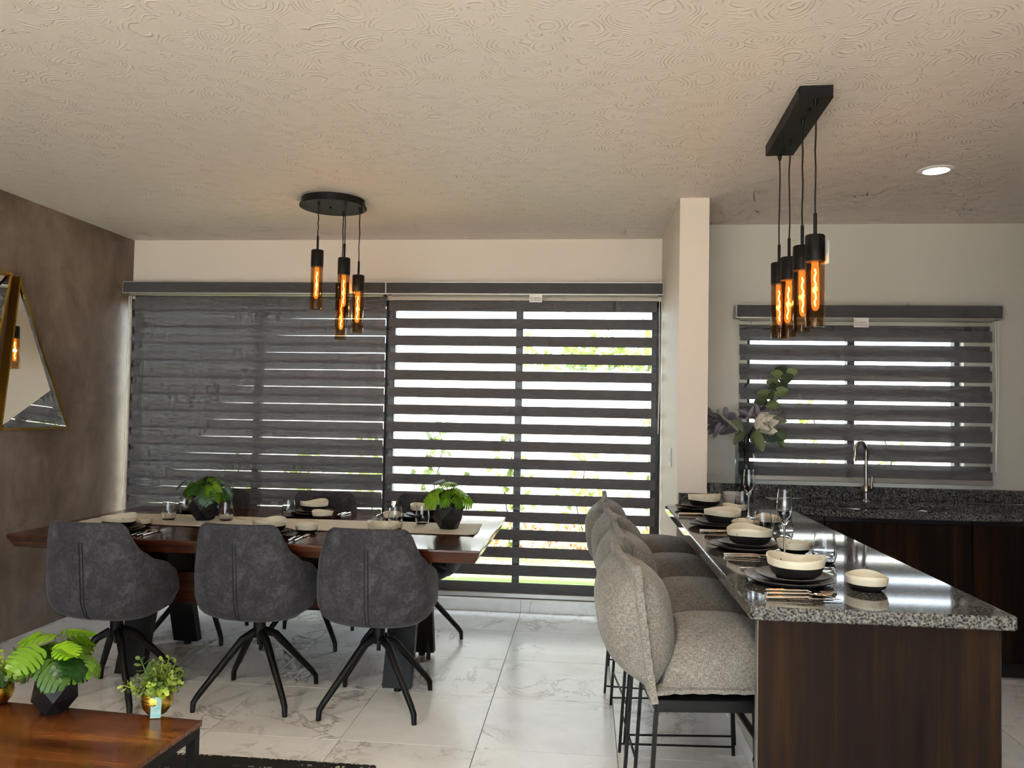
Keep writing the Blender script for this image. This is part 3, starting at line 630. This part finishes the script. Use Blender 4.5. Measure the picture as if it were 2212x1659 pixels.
# ------------------------------------------------------------------ bar stools
def pillow(w, h, up, dn, n=20, sag=0.0, pinch=.06):
    """knife-edged cushion in the local xy plane, thickness along z"""
    b = B()
    def edge(u, v):
        x, y = 2*u-1, 2*v-1
        k = 1-pinch*(1-abs(x)**3)*abs(y)**4-0; q = 1-pinch*(1-abs(y)**3)*abs(x)**4
        return x*w/2*q, y*h/2*k, x, y
    def prof(x, y): return max(0, (1-abs(x)**3.2))**.62*max(0, (1-abs(y)**3.2))**.62
    def top(u, v): X, Y, x, y = edge(u, v); wr = .006*math.sin(x*24+y*3)*(abs(y)**5)*(1-abs(y)**20); return (X, Y, up*prof(x, y)+wr-sag*(1-x*x))
    def bot(u, v): X, Y, x, y = edge(u, v); return (X, Y, -dn*prof(x, y)-sag*(1-x*x))
    b.grid(top, n, n); b.grid(bot, n, n, flip=True); return b
def ribbon(w, h, wd=.014, pinch=.06):
    """flat stitched strip standing out along the edge of a cushion, with pointed corner tabs"""
    b = B(); pts = []
    N = 24
    for sd in range(4):
        for k in range(N):
            q = 2*k/N-1; pts.append(((q, -1), (1, q), (-q, 1), (-1, -q))[sd])
    outer = []
    for x, y in pts:
        k = 1-pinch*(1-abs(x)**3)*abs(y)**4; q = 1-pinch*(1-abs(y)**3)*abs(x)**4; X, Y = x*w/2*q, y*h/2*k
        cr = max(0, abs(x)+abs(y)-1.86)/.14; o = .015+.024*cr
        n_ = Vector((x if abs(x) > .999 else 0, y if abs(y) > .999 else 0, 0)).normalized(); outer.append((Vector((X, Y, 0)), n_, o))
    n = len(outer); vs = []
    for i, (p, nn, o) in enumerate(outer):
        wv = .0018*math.sin(i*1.9); e = p+nn*o; q = p-nn*.012
        vs += [(q.x, q.y, wd+wv), (e.x, e.y, wd*.75+wv), (e.x, e.y, -wd*.75+wv), (q.x, q.y, -wd+wv)]
    fs = []
    for i in range(n):
        j = (i+1) % n
        for k in range(4): l = (k+1) % 4; fs.append((i*4+k, j*4+k, j*4+l, i*4+l))
    return b.add(vs, fs)
PIL_B = pillow(.485, .345, .118, .112, 22).mesh('back_pillow', 'linen', 180); RIB_B = ribbon(.485, .345).mesh('seam_strip', 'linen', 60)
PIL_S = pillow(.47, .45, .160, .034, 22, 0, .03).mesh('seat_cushion', 'linen', 180); RIB_S = ribbon(.47, .45, .008, .03).mesh('seam_strip', 'linen', 60)
def bar_stool(label, x, y, rz):
    t = thing('bar_stool', label, 'bar stool', (x, y, 0), rz, 'linen bar stools along the breakfast bar')
    fr = link('seat_frame', B().cbox(-.215, .225, -.222, .222, .553, .590, .004).mesh('frame', 'black'), t)
    for sy in (-1, 1):
        link('leg', B().tube([(-.205, sy*.212, .585), (-.212, sy*.218, .53), (-.242, sy*.222, 0)], .0085, 4).mesh('leg', 'black'), t)
        link('leg', B().tube([(.215, sy*.212, .56), (.24, sy*.222, 0)], .0085, 4).mesh('leg', 'black'), t)
        link('side_rod', B().tube([(-.24, sy*.221, .036), (.238, sy*.221, .036)], .0045, 8).mesh('rod', 'black', 60), t)
    link('footrest', B().box(.218, .242, -.215, .215, .222, .234).mesh('footrest', 'black'), t)
    link('rear_rod', B().tube([(-.232, -.22, .16), (-.232, .22, .16)], .0045, 8).mesh('rod', 'black', 60), t)
    m = Matrix.Translation((.025, 0, .622)) @ Euler((0, 0, PI/2)).to_matrix().to_4x4()
    c = link('seat_cushion', PIL_S, t, m=m); link('seam_strip', RIB_S, c)
    # back pillow: local x -> stool y, local y -> up (leaning back), local z -> towards the seat
    up = Vector((-.14, 0, 1)).normalized(); fwd = Vector((1, 0, .14)).normalized(); sd = up.cross(fwd)
    m = Matrix((sd, up, fwd)).transposed().to_4x4(); m.translation = (-.252, 0, .792)
    c = link('back_cushion', PIL_B, t, m=m); link('seam_strip', RIB_B, c)
    return t
bar_stool('grey linen bar stool nearest the bar end panel', .408, 2.635, R(6))
bar_stool('grey linen bar stool second from the bar end panel', .418, 3.20, R(4))
bar_stool('grey linen bar stool third from the bar end panel', .405, 3.745, R(6))
bar_stool('grey linen bar stool nearest the cream pillar', .372, 4.305, R(-4))

# ================================================================== TABLEWARE
def bowl_meshes(r, h, seed):
    rr = random.Random(seed); ph = rr.uniform(0, 6); am = rr.uniform(.05, .10)
    def wob(th, q, z):
        k = (z/h)**2; return q*(1+.035*k*math.cos(2*th+ph)), z+am*h*k*math.cos(2*th+ph+.9)+.03*h*k*math.cos(3*th+ph)
    s_ = .60 if r > .08 else .44; out = [(.001, .0), (r*.50, .0), (r*.66, h*.05), (r*.84, h*.22), (r*(.965 if r > .08 else .925), h*s_)]
    lo = B().lathe(out, 36, wob).mesh('base_glaze', 'stone', 60)
    up = B().lathe([(r*(.965 if r > .08 else .925), h*s_), (r*.987, h*.80), (r*1.0, h*.985), (r*.985, h*1.0), (r*.955, h*.98), (r*.93, h*.75), (r*.87, h*.45), (r*.70, h*.18), (r*.4, h*.08), (.001, h*.07)], 36, wob).mesh('bowl_rim', 'ceramic', 60)
    return up, lo
BW = [bowl_meshes(.088, .066, s) for s in (1, 2, 5)]; BS = [bowl_meshes(.0625, .046, s) for s in (11, 12, 14)]
def bowl(label, x, y, z, k, small=False, rz=0, group=None):
    up, lo = (BS if small else BW)[k % 3]; t = thing('serving_bowl' if not small else 'dip_bowl', label, 'bowl', (x, y, z), rz, group); link('rim', up, t); link('base', lo, t); return t
def plate_meshes(r, seed):
    rr = random.Random(seed); ph = rr.uniform(0, 6)
    def wob(th, q, z): k = (q/r)**3; return q*(1+.018*k*math.cos(2*th+ph)), z+.0022*k*math.cos(2*th+ph)
    lo = B().lathe([(.001, 0), (r*.62, 0), (r*.66, .003), (r*.93, .013), (r*.995, .018), (r, .0205)], 40, wob).mesh('foot', 'stone', 60)
    up = B().lathe([(r, .0205), (r*.985, .0215), (r*.93, .0165), (r*.70, .008), (.001, .0065)], 40, wob).mesh('glaze', 'plate', 60)
    return up, lo
PLL = plate_meshes(.138, 3); PLS = plate_meshes(.112, 4)
def plate(label, x, y, z, small=False, rz=0):
    up, lo = PLS if small else PLL; t = thing('side_plate' if small else 'dinner_plate', label, 'plate', (x, y, z), rz); link('glaze', up, t); link('foot', lo, t); return t
def tumbler_mesh():
    o = [(.001, 0), (.026, 0), (.034, .004), (.0415, .026), (.0415, .045), (.037, .078), (.0335, .106)]; i = [(.0328, .106), (.0362, .078), (.0405, .045), (.0402, .027), (.032, .010), (.001, .008)]
    return B().lathe(o+i, 28).mesh('tumbler', 'glass', 60)
TUM = tumbler_mesh()
def tumbler(label, x, y, z, rz=0): return thing('stemless_glass', label, 'glass', (x, y, z), rz, data=TUM)
def flute_meshes():
    ft = B().lathe([(.001, .001), (.031, .001), (.033, .003), (.012, .007), (.0045, .016), (.0035, .06), (.0045, .105), (.010, .118)], 24).mesh('foot', 'glass', 60)
    bw = B().lathe([(.010, .118), (.024, .150), (.0285, .178), (.0275, .215), (.0235, .250), (.0228, .250), (.0267, .215), (.0277, .178), (.0232, .151), (.001, .122)], 24).mesh('cup', 'glass', 60)
    return ft, bw
FLU = flute_meshes()
def flute(label, x, y, z):
    t = thing('champagne_flute', label, 'glass', (x, y, z)); link('foot', FLU[0], t); link('cup', FLU[1], t); return t
def cut_meshes():
    d = {}
    hd = B().tube([(0, 0, .004), (.03, 0, .0045), (.09, 0, .006), (.118, 0, .007), (.132, 0, .003)], [.0045, .0048, .0038, .0026, .0026], 8, aspect=1.3)
    def strip(pts):      # pts: (x, halfwidth, z)
        b = B(); vs = []
        for x, w_, z in pts: vs += [(x, -w_, z), (x, 0, z-.0015), (x, w_, z), (x, 0, z+.001)]
        n = len(pts); fs = [(0,1,2,3), tuple((n-1)*4+k for k in range(4))]
        for i in range(n-1):
            for k in range(4): l = (k+1) % 4; fs.append((i*4+k, i*4+l, i*4+4+l, i*4+4+k))
        return b.add(vs, fs)
    d['handle'] = hd.mesh('handle', 'silver', 60)
    d['spoon'] = B().grid(lambda u, v: (.130+.062*u, (v-.5)*2*.0195*math.sin(PI*min(.999, max(.02, u))**.8)**.6, .004-.006*math.sin(PI*u)*(1-(2*v-1)**2)+.003*u), 14, 8).mesh('spoon_head', 'silver', 180)
    b = B(); b.add(strip([(.130, .003, .003), (.145, .010, .004), (.163, .0115, .004)]).v, strip([(.130, .003, .003), (.145, .010, .004), (.163, .0115, .004)]).f)
    for k in range(4): b.tube([(.160, -.0095+.0063*k, .004), (.18, -.0095+.0063*k, .003), (.202, -.0095+.0063*k, .007)], [.0016, .0016, .0009], 5)
    d['fork'] = b.mesh('fork_head', 'silver', 40)
    d['knife'] = strip([(.120, .006, .004), (.135, .0085, .004), (.18, .009, .004), (.205, .006, .004), (.215, .001, .004)]).mesh('blade', 'silver', 40)
    return d
CU = cut_meshes()
def cutlery(kind, label, x, y, z, rz):
    t = thing('table_'+kind, label, kind, (x, y, z+.0015), rz); link('handle', CU['handle'], t); link({'spoon': 'bowl', 'fork': 'tines', 'knife': 'blade'}[kind], CU[kind], t); return t
# --- on the bar
where = ['nearest the bar end', 'second from the bar end', 'third from the bar end', 'nearest the pillar']
pl = [(.647, 2.56), (.627, 3.17), (.624, 3.77), (.632, 4.40)]
for k, (x, y) in enumerate(pl):
    plate(f'large black rimmed plate in the bar place setting {where[k]}', x, y, ZC, False, k*.9)
    plate(f'small black rimmed plate stacked in the bar place setting {where[k]}', x+.012, y+.005, ZC+.0085, True, k*1.7)
    bowl(f'cream and black bowl on the stacked plates {where[k]}', x+.022, y+.008, ZC+.0165, k, False, .5+k*1.3)
for x, y, k, lab in ((.862, 2.50, 0, 'cream and black dip bowl standing alone nearest the bar front corner'), (.803, 3.11, 1, 'cream and black dip bowl beside the champagne flute nearest the bar end'),
                     (.728, 3.66, 2, 'cream and black dip bowl half hidden behind the second large bowl'), (.868, 3.86, 0, 'cream and black dip bowl behind a stemless glass in the middle of the bar'), (.80, 4.30, 1, 'cream and black dip bowl beside the plates nearest the pillar')):
    bowl(lab, x, y, ZC, k, True, k*1.1)
for x, y, lab in ((.862, 2.925, 'stemless wine glass nearest the bar front corner'), (.832, 3.40, 'stemless wine glass behind the nearer champagne flute'), (.778, 3.535, 'stemless wine glass in front of the middle dip bowl on the bar'), (.873, 4.47, 'stemless wine glass beside the white patterned cup')):
    tumbler(lab, x, y, ZC)
flute('champagne flute nearer the bar end', .748, 3.035, ZC); flute('champagne flute nearer the flower vase', .832, 4.10, ZC)
for kind, x, y, rz, lab in (('fork', .541, 2.416, -1, 'silver fork nearest the large plate at the bar end'), ('spoon', .536, 2.372, 2, 'silver spoon between fork and knife at the bar end'), ('knife', .520, 2.318, 3, 'silver knife closest to the bar front edge'), ('fork', .530, 2.745, -2, 'silver fork behind the plates at the bar end'),
                            ('knife', .516, 2.965, 0, 'silver knife between first and second bar place settings'), ('spoon', .520, 3.008, -2, 'silver spoon beside the second bar place setting'), ('knife', .512, 3.565, 1, 'silver knife between second and third bar place settings'), ('spoon', .516, 3.605, -2, 'silver spoon beside the third bar place setting'),
                            ('knife', .486, 4.15, 2, 'silver knife beside the place setting nearest the pillar'), ('spoon', .490, 4.185, -1, 'silver spoon beside the place setting nearest the pillar')):
    cutlery(kind, lab, x, y, ZC, R(rz))
t = thing('patterned_cup', 'small white cup with embossed pattern on the bar near the pillar', 'cup', (.850, 4.66, ZC))
link('body', B().lathe([(.001, 0), (.036, 0), (.041, .004), (.049, .03), (.050, .062), (.052, .078), (.049, .078), (.046, .03), (.03, .008), (.001, .007)], 32).mesh('body', 'mug', 60), t)
link('foot_ring', B().lathe([(.0365, -.0), (.0415, .0035), (.0425, .006)], 32).mesh('ring', 'stone', 60), t)
for k in range(8):
    a = k*PI/4; pts = []
    for q in range(7): th = a+.36*math.sin(PI*q/6)*(1 if k % 2 else -1); z = .014+.048*q/6; rr = .0445+.006*min(1, z/.035); pts.append((rr*math.cos(th), rr*math.sin(th), z))
    link('relief_line', B().tube(pts, .0014, 5).mesh('relief', 'mug', 60), t)
link('rim_band', B().lathe([(.0505, .062), (.0522, .064), (.0522, .068), (.0512, .070)], 32).mesh('band', 'mug', 60), t)
# --- on the dining table
ST = 'of the dining table'
for nm, x, y, full in (('at the near side by the cement wall', -2.43, 3.875, 1), ('in the middle of the near side', -1.63, 3.905, 1), ('at the near side closest to the bar stools', -1.03, 3.93, 1), ('at window side by the cement wall', -2.44, 4.735, 0), ('in the middle of the window side', -1.69, 4.735, 1), ('at the window side closest to the open blind', -.985, 4.71, 1)):
    plate(f'large dining table plate {nm}', x, y, ZT, False, x); plate(f'small dining table plate {nm}', x+.008, y+.004, ZT+.0085, True, x*2)
    if full: bowl(f'bowl on dining table plates {nm}', x+.012, y+.006, ZT+.0165, int(abs(x*10)), False, x*3)
ZR = ZT+.0075
for x, y, z, k, lab in ((-2.40, 4.045, ZT, 0, 'cream dip bowl beside the large bowl by the cement wall'), (-1.465, 4.035, ZT, 1, 'cream and black dip bowl beside the knife in the middle of the near side'), (-1.563, 4.565, ZT, 2, 'cream and black dip bowl before the plates in the middle of the window side'), (-1.135, 4.585, ZT, 0, 'cream and black dip bowl beside the plate closest to the open blind')):
    bowl(lab, x, y, z, k, True, x*2)
for x, y, lab in ((-2.365, 4.27, 'stemless wine glass in front of the faceted vase by the cement wall'), (-2.43, 4.575, 'stemless wine glass half behind the faceted vase by the cement wall'), (-2.045, 4.315, 'stemless wine glass between the faceted vase and the middle chair'), (-1.77, 4.56, 'stemless wine glass before the middle chair of the window side'), (-1.068, 4.36, 'stemless wine glass beside the closest chair to the bar stools'), (-.928, 4.43, 'stemless wine glass next to the faceted vase by the open blind')):
    tumbler(lab, x, y, ZR if 4.10 < y-.03 and y+.03 < 4.52 else ZT)
for kind, x, y, rz, lab in (('knife', -2.270, 3.745, 93, 'silver knife by the near chair at the cement wall'), ('spoon', -2.240, 3.742, 91, 'silver spoon by the near chair at the cement wall'), ('fork', -2.215, 3.755, 88, 'silver fork by the near chair at the cement wall'),
                            ('knife', -1.455, 3.745, 92, 'silver knife beside the middle near chair'), ('fork', -1.425, 3.75, 90, 'silver fork beside the middle near chair'),
                            ('spoon', -1.475, 4.830, -98, 'silver spoon before the middle chair of the window side'), ('knife', -1.505, 4.835, -95, 'silver knife before the middle chair of the window side'), ('fork', -1.262, 4.83, -94, 'silver fork before the window side chair by the open blind')):
    cutlery(kind, lab, x, y, ZT, R(rz))

# ================================================================== PLANTS
def vase_mesh(s):
    b = B(); n = 5; rings = [(.052, 0, 0), (.090, .058, .5), (.082, .118, 0), (.056, .172, .5)]; vs = []
    for r_, z, o in rings:
        for k in range(n): th = 2*PI*(k+o)/n+.35; vs.append((r_*s*math.cos(th), r_*s*math.sin(th), z*s))
    for r_, z in ((.046, .168), (.040, .12)):
        for k in range(n): th = 2*PI*(k+.5)/n+.35; vs.append((r_*s*math.cos(th), r_*s*math.sin(th), z*s))
    fs = [tuple(range(n-1,-1,-1))]
    for i in range(3):
        o = rings[i+1][2]-rings[i][2]
        for k in range(n):
            j = (k+1) % n; a, a2, c, c2 = i*n+k, i*n+j, (i+1)*n+k, (i+1)*n+j
            if o > 0: fs += [(a, a2, c), (a2, c2, c)]
            else: fs += [(a, a2, c2), (a, c2, c)]
    for i in (3, 4):
        for k in range(n): j = (k+1) % n; fs.append((i*n+k, i*n+j, (i+1)*n+j, (i+1)*n+k))
    fs.append(tuple(5*n+k for k in range(n)))
    return b.add(vs, fs).mesh('vase', 'vase')
VASE = vase_mesh(1.0)
def monstera_mesh(cup):
    b = B(); N = 6
    def mid(q): return Vector((0, q, .05*math.sin(q*2.2)-.18*q*q*cup))
    def hwid(q): return .56*math.sin(PI*(.12+.80*q)**.85)**.8
    def surf(x, q, s): p = mid(q); return (p.x+s*x, p.y+.10*x-(.16 if q < .15 else 0)*x, p.z-.35*cup*x*x+.03*math.sin(x*9))
    for s in (-1, 1):
        for k in range(N):
            q0, q1 = -.02+k/N, -.02+(k+1)/N; g = .028
            h0, h1 = hwid(max(.0, q0+g)), hwid(max(0.0, q1-g)); sl = .13
            P = [surf(0, q0, s), surf(0, q1, s), surf(h1*.5, q1-g*.2, s), surf(h1*.93, q1-g+sl*.3, s), surf((h0+h1)/2, (q0+q1)/2+sl*.5, s), surf(h0*.93, q0+g+sl*.3, s), surf(h0*.5, q0+g*.2, s)]
            b.add(P, [(0,1,2,6), (6,2,3,4,5)] if s > 0 else [(6,2,1,0), (5,4,3,2,6)])
    return b.mesh('leaf', 'mons', 180, fix=False)
MON = [monstera_mesh(c) for c in (.35, .7, 1.1)]
def leaf_matrix(p, d, up, size):
    d = Vector(d).normalized(); up = Vector(up); n = (up-d*up.dot(d)).normalized(); x = d.cross(n)
    m = Matrix((x, d, n)).transposed().to_4x4(); m = m @ Matrix.Scale(size, 4); m.translation = p; return m
def monstera_vase(label, x, y, z, s, leaves, rz, seed):
    t = thing('potted_monstera', label, 'potted plant', (x, y, z), rz); r_ = random.Random(seed)
    link('vase', VASE, t, scale=(s, s, s)); link('soil', B().lathe([(.001, .150*s), (.045*s, .150*s)], 10).mesh('soil', 'soil'), t)
    top = Vector((0, 0, .16*s))
    for (az, el, dist, size, droop) in leaves:
        az = R(az); el = R(el); d = Vector((math.cos(az)*math.cos(el), math.sin(az)*math.cos(el), math.sin(el))); base = top+d*dist*s
        mid_ = top+d*dist*s*.5+Vector((0, 0, .02*s)); link('stem', B().tube([top-Vector((0, 0, .02*s)), mid_, base], .0022*s, 5).mesh('stem', 'stem', 60), t)
        nn = Vector((d.x*.9+r_.uniform(-.35, .35), d.y*.9+r_.uniform(-.35, .35), .30+d.z*.9)).normalized(); tg = Vector((-d.y, d.x, 0))*r_.uniform(-1.1, 1.1)
        dd = Vector((d.x*.5, d.y*.5, .45-droop*1.4))+tg; dd = dd-nn*dd.dot(nn); link('leaf', MON[r_.randrange(3)], t, m=leaf_matrix(base, dd, nn, size*s))
def ring_leaves(n, size, seed, lo=0, hi=70, dist=(.03, .07), droop=(.2, .8)):
    r_ = random.Random(seed); return [(360*k/n*2.4+r_.uniform(-20, 20), lo+(hi-lo)*(k/n)+r_.uniform(-6, 6), r_.uniform(*dist), size*r_.uniform(.8, 1.15), r_.uniform(*droop)) for k in range(n)]
monstera_vase('black faceted vase of monstera leaves on the dining table by the cement wall', -2.185, 4.335, ZR, 1.02, ring_leaves(26, .082, 21, -4, 38, (.045, .125)), .2, 1)
monstera_vase('black faceted vase of bright monstera leaves at the dining table end by the open blind', -.752, 4.30, ZR, 1.0, ring_leaves(26, .088, 33, -8, 85, (.04, .115)), 1.0, 2)
# coffee table group
cf = thing('coffee_table', 'low acacia coffee table on a black metal frame', 'coffee table', (-2.02, 2.10, 0), R(-4.5))
CT = .42
link('tabletop', B().cbox(-.76, .76, -.40, .43, CT-.018, CT, .002).mesh('top', 'coffee'), cf)
fr = link('frame', B().box(-.755, .755, -.395, -.365, CT-.048, CT-.0185).box(-.755, .755, .395, .425, CT-.048, CT-.0185).box(-.755, -.725, -.365, .395, CT-.048, CT-.0185).box(.725, .755, -.365, .395, CT-.048, CT-.0185).mesh('frame', 'black'), cf)
for sx in (-1, 1):
    for y0 in (-.395, .395): link('leg', B().cbox(sx*.74-.015, sx*.74+.015, y0, y0+.03, .012, CT-.0485, .001).mesh('leg', 'black'), cf)
thing('area_rug', 'dark woven rug with pale dashes under the coffee table', 'rug', (-2.0, 2.0, 0), data=B().cbox(-1.40, 1.18, -.95, 1.125, .0005, .011, .003).mesh('rug', 'rug'))
monstera_vase('black faceted vase of large monstera leaves on the coffee table', -1.745, 2.475, CT+.0005, .80, ring_leaves(28, .125, 44, 10, 72, (.06, .17), (0, .35)), .5, 3)
def succulent_sprig(seed):
    r_ = random.Random(seed); b = B(); st = []
    for k in range(7):
        z = .012+.013*k; th = k*2.4; st.append((0, 0, z))
        for q in (0, PI):
            a = th+q; d = Vector((math.cos(a), math.sin(a), .55)).normalized(); s_ = Vector((-math.sin(a), math.cos(a), 0)); p = Vector((.0015*math.cos(a), .0015*math.sin(a), z)); L = .027*(1-.06*k)*r_.uniform(.85, 1.15)
            up = s_.cross(d)
            b.add([p, p+d*L*.45+s_*L*.33+up*.001, p+d*L*.85+s_*L*.26, p+d*L, p+d*L*.85-s_*L*.26, p+d*L*.45-s_*L*.33+up*.001], [(0,1,2,3,4,5)])
    b.tube([(0, 0, 0)]+st, .0014, 4); return b.mesh('sprig', 'succ', fix=False)
SPR = [succulent_sprig(k) for k in range(4)]
def gold_pot(label, x, y, seed, tag):
    t = thing('gold_planter', label, 'potted plant', (x, y, CT+.0005)); r_ = random.Random(seed)
    link('pot', B().lathe([(.001, 0), (.026, 0), (.032, .004), (.045, .022), (.050, .042), (.048, .060), (.040, .073), (.036, .075), (.036, .068), (.001, .064)], 36).mesh('pot', 'gold', 60), t)
    link('soil', B().lathe([(.001, .061), (.035, .061)], 14).mesh('soil', 'soil'), t)
    for k in range(42):
        az = r_.uniform(0, 2*PI); el = R(r_.uniform(20, 85)); d = Vector((math.cos(az)*math.cos(el), math.sin(az)*math.cos(el), math.sin(el))); p = Vector((.022*math.cos(az)*math.cos(el), .022*math.sin(az)*math.cos(el), .064))
        n = d; sx = n.orthogonal().normalized(); m = Matrix((sx, n.cross(sx), n)).transposed().to_4x4() @ Matrix.Scale(r_.uniform(.75, 1.05)*(1.45 if k % 8 == 0 else .95), 4); m.translation = p; link('sprig', SPR[k % 4], t, m=m)
    if tag:
        tg = link('price_tag', B().box(-.0165, .0165, -.0008, .0, 0, .066).mesh('tag', 'mint'), t, (.022, -.048, .002), rot=(R(-6), 0, R(14)))
        M = lambda z: Matrix.Translation((0, -.0010, z)) @ Euler((PI/2, 0, 0)).to_matrix().to_4x4()
        text('lettering', 'Precio  Venta', .0055, tg, 'inkm', M(.008)); link('logo', B().lathe([(.0095, 0), (.0102, .0002), (.0108, 0)], 28).mesh('logo', 'inkm'), tg, m=Matrix.Translation((0, -.0010, .038)) @ Euler((PI/2, 0, 0)).to_matrix().to_4x4())
        link('string', B().tube([(0, 0, .062), (-.004, .012, .072), (-.01, .02, .070)], .0008, 4).mesh('string', 'string'), tg)
gold_pot('small gold pot of green sprigs with a mint price tag on the coffee table', -1.405, 2.505, 5, True)
gold_pot('small gold pot of green sprigs behind the vase at the coffee table edge', -1.975, 2.505, 8, False)

# flower vase on the worktop
t = thing('flower_vase', 'tall smoked glass vase of magnolia and eucalyptus on the kitchen worktop', 'flower vase', (.985, 4.985, ZC))
link('vase', B().lathe([(.001, .0), (.056, .0), (.058, .004), (.058, .40), (.0605, .415), (.058, .415), (.054, .40), (.054, .012), (.001, .012)], 36).mesh('vase', 'smoke', 60), t)
tips = {'magnolia': (.055, -.10, .47), 'euc': (.24, -.05, .80), 'dusty': (-.22, -.06, .53), 'euc2': (.17, -.07, .42), 'dark': (-.06, -.10, .46)}
for k, p in tips.items(): link('stem', B().tube([(p[0]*-.12, .01, .015), (p[0]*.10, p[1]*.2, .40), (p[0]*.55, p[1]*.7, .40+(p[2]-.40)*.62), p], [.0035, .003, .0025, .0015], 6).mesh('stem', 'twig', 60), t)
def petal(L, W, cup):
    def f(u, v): x = (2*v-1); w_ = W*math.sin(PI*min(.98, .10+.82*u))**.7; return (x*w_, L*u, cup*L*(u**1.6)*.6+cup*.5*L*(x*x)*(.3+u)-.03*L*math.sin(u*6)*x)
    return B().grid(f, 8, 6).mesh('petal', 'petal', 180, fix=False)
PT = [petal(.085, .040, .9), petal(.095, .044, .6)]
c0 = Vector(tips['magnolia']); ax = Vector((.55, -.75, .10)).normalized()
for ring, (n, tilt) in enumerate(((3, 28), (5, 52), (4, 74))):
    for k in range(n):
        a = 2*PI*k/n+ring*.7; o1 = ax.orthogonal().normalized(); o2 = ax.cross(o1); rd = o1*math.cos(a)+o2*math.sin(a); d = ax*math.cos(R(tilt))+rd*math.sin(R(tilt)); link('petal', PT[ring % 2], t, m=leaf_matrix(c0-ax*.02, d, ax-rd*.6, 1.0+.08*ring))
def oval(mat, L, W, bend=.25):
    def f(u, v): x = 2*v-1; w_ = W*math.sin(PI*min(.97, .06+.88*u))**.75; return (x*w_, L*u, -bend*L*u*u+.25*W*x*x)
    return B().grid(f, 6, 4).mesh('leaf', mat, 180, fix=False)
EL = oval('euc', .075, .030); DL = oval('dusty', .085, .013, .4); DB = oval('dusty', .05, .016, -.3); GL = oval('euc', .13, .033, .35)
r_ = random.Random(17)
def along(k, q):
    p = tips[k]; a, b_ = Vector((p[0]*.10, p[1]*.2, .40)), Vector(p); return a+(b_-a)*q
for k in range(15): q = .45+.58*k/15; a = k*2.4; link('leaf', EL, t, m=leaf_matrix(along('euc', q), (math.cos(a), math.sin(a)*.7, .35), (0.2, -.9, .4), r_.uniform(.9, 1.3)))
for k in range(9): q = .35+.7*k/9; a = k*2.4; link('leaf', EL, t, m=leaf_matrix(along('euc2', q), (math.cos(a)+.3, math.sin(a)*.6, -.2), (0.2, -.9, .4), r_.uniform(1.0, 1.4)))
for k in range(44): q = .18+.85*k/44; a = k*2.4; link('leaf', DL, t, m=leaf_matrix(along('dusty', q), (-.75+.6*math.cos(a), .6*math.sin(a), .6*math.sin(a*1.3)), (0, -.8, .6), r_.uniform(.7, 1.15)))
for k in range(16): a = k*2.4; link('leaf', DL, t, m=leaf_matrix(Vector((-.02+.012*k, -.08, .50+.004*(k % 5))), (.6*math.cos(a)+.2, .5*math.sin(a), .5+.4*math.sin(a*1.7)), (0, -.9, .4), r_.uniform(.8, 1.2)))
for d in ((-.7, -.2, -.6), (-.45, -.2, -.8), (-.85, -.1, -.35)): link('leaf', DL, t, m=leaf_matrix(along('dusty', .62), d, (0, -1, .2), 1.25))
for k in range(7): a = k*2.4; link('bud_leaf', DB, t, m=leaf_matrix(along('dusty', .28+.05*k)+Vector((.02, 0, .03)), (.5*math.cos(a), .4*math.sin(a), .9), (0, -1, .2), r_.uniform(1.0, 1.4)))
for d, p, s_ in (((.75, -.3, -.65), (.13, -.07, .44), 1.0), ((.25, -.4, -.6), (.04, -.10, .43), .95), ((-.5, -.4, -.45), (-.02, -.09, .43), .8), ((-.35, -.5, .5), (-.03, -.09, .43), .8), ((.9, -.2, .1), (.13, -.07, .50), .8), ((.7, -.3, .6), (.10, -.07, .50), .7)):
    link('leaf', GL, t, m=leaf_matrix(Vector(p), d, (0, -.8, .6), s_))

# ================================================================== WALL MIRRORS
def tri_mirror(label, A, Bp, Cp, K, depth, highs):
    """triangular gold frame on the cement wall; three mirror facets rising to the inner point K (y, z on the wall)"""
    t = thing('faceted_mirror', label, 'mirror', (XL+.002, A[0], A[1])); O = Vector(A)
    pts = [Vector(p)-O for p in (A, Bp, Cp)]; k = Vector(K)-O; cen = (pts[0]+pts[1]+pts[2])/3; fr = .012
    def V(p, x): return (x, p.x, p.y)
    ins = []
    for i in range(3):
        p, a, b_ = pts[i], (pts[i-1]-pts[i]).normalized(), (pts[(i+1) % 3]-pts[i]).normalized(); bis = (a+b_).normalized(); ins.append(p+bis*(fr/max(.25, math.sin(a.angle(b_)/2))))
    for i in range(3):
        j = (i+1) % 3
        link('frame_bar', B().add([V(pts[i], 0), V(pts[j], 0), V(ins[j], 0), V(ins[i], 0), V(pts[i], depth), V(pts[j], depth), V(ins[j], depth), V(ins[i], depth)], [(3,2,1,0), (4,5,6,7), (0,1,5,4), (1,2,6,5), (2,3,7,6), (3,0,4,7)]).mesh('bar', 'brass'), t)
        rim = depth-.004-(.02 if i == 0 else 0); hi = depth-.004+highs[i]
        g = link('mirror_facet', B().add([V(ins[i], rim), V(ins[j], rim), V(k, hi), V(ins[i], rim-.004), V(ins[j], rim-.004), V(k, hi-.004)], [(0,1,2), (5,4,3), (0,1,4,3), (1,2,5,4), (2,0,3,5)]).mesh('facet', 'mirror'), t)
    link('backing', B().add([V(p, .001) for p in ins], [(0,1,2)]).mesh('backing', 'backing', fix=False), t)
tri_mirror('gold framed triangular mirror standing on its wide base on the cement wall', (4.391, 2.204), (4.281, 1.275), (4.891, 1.273), (4.582, 1.52), .05, (.085, .012, .008))
tri_mirror('gold framed upside down triangular mirror at the photo edge on the cement wall', (4.333, 2.213), (3.74, 2.213), (4.13, 1.26), (4.06, 1.97), .05, (.02, .03, .02))
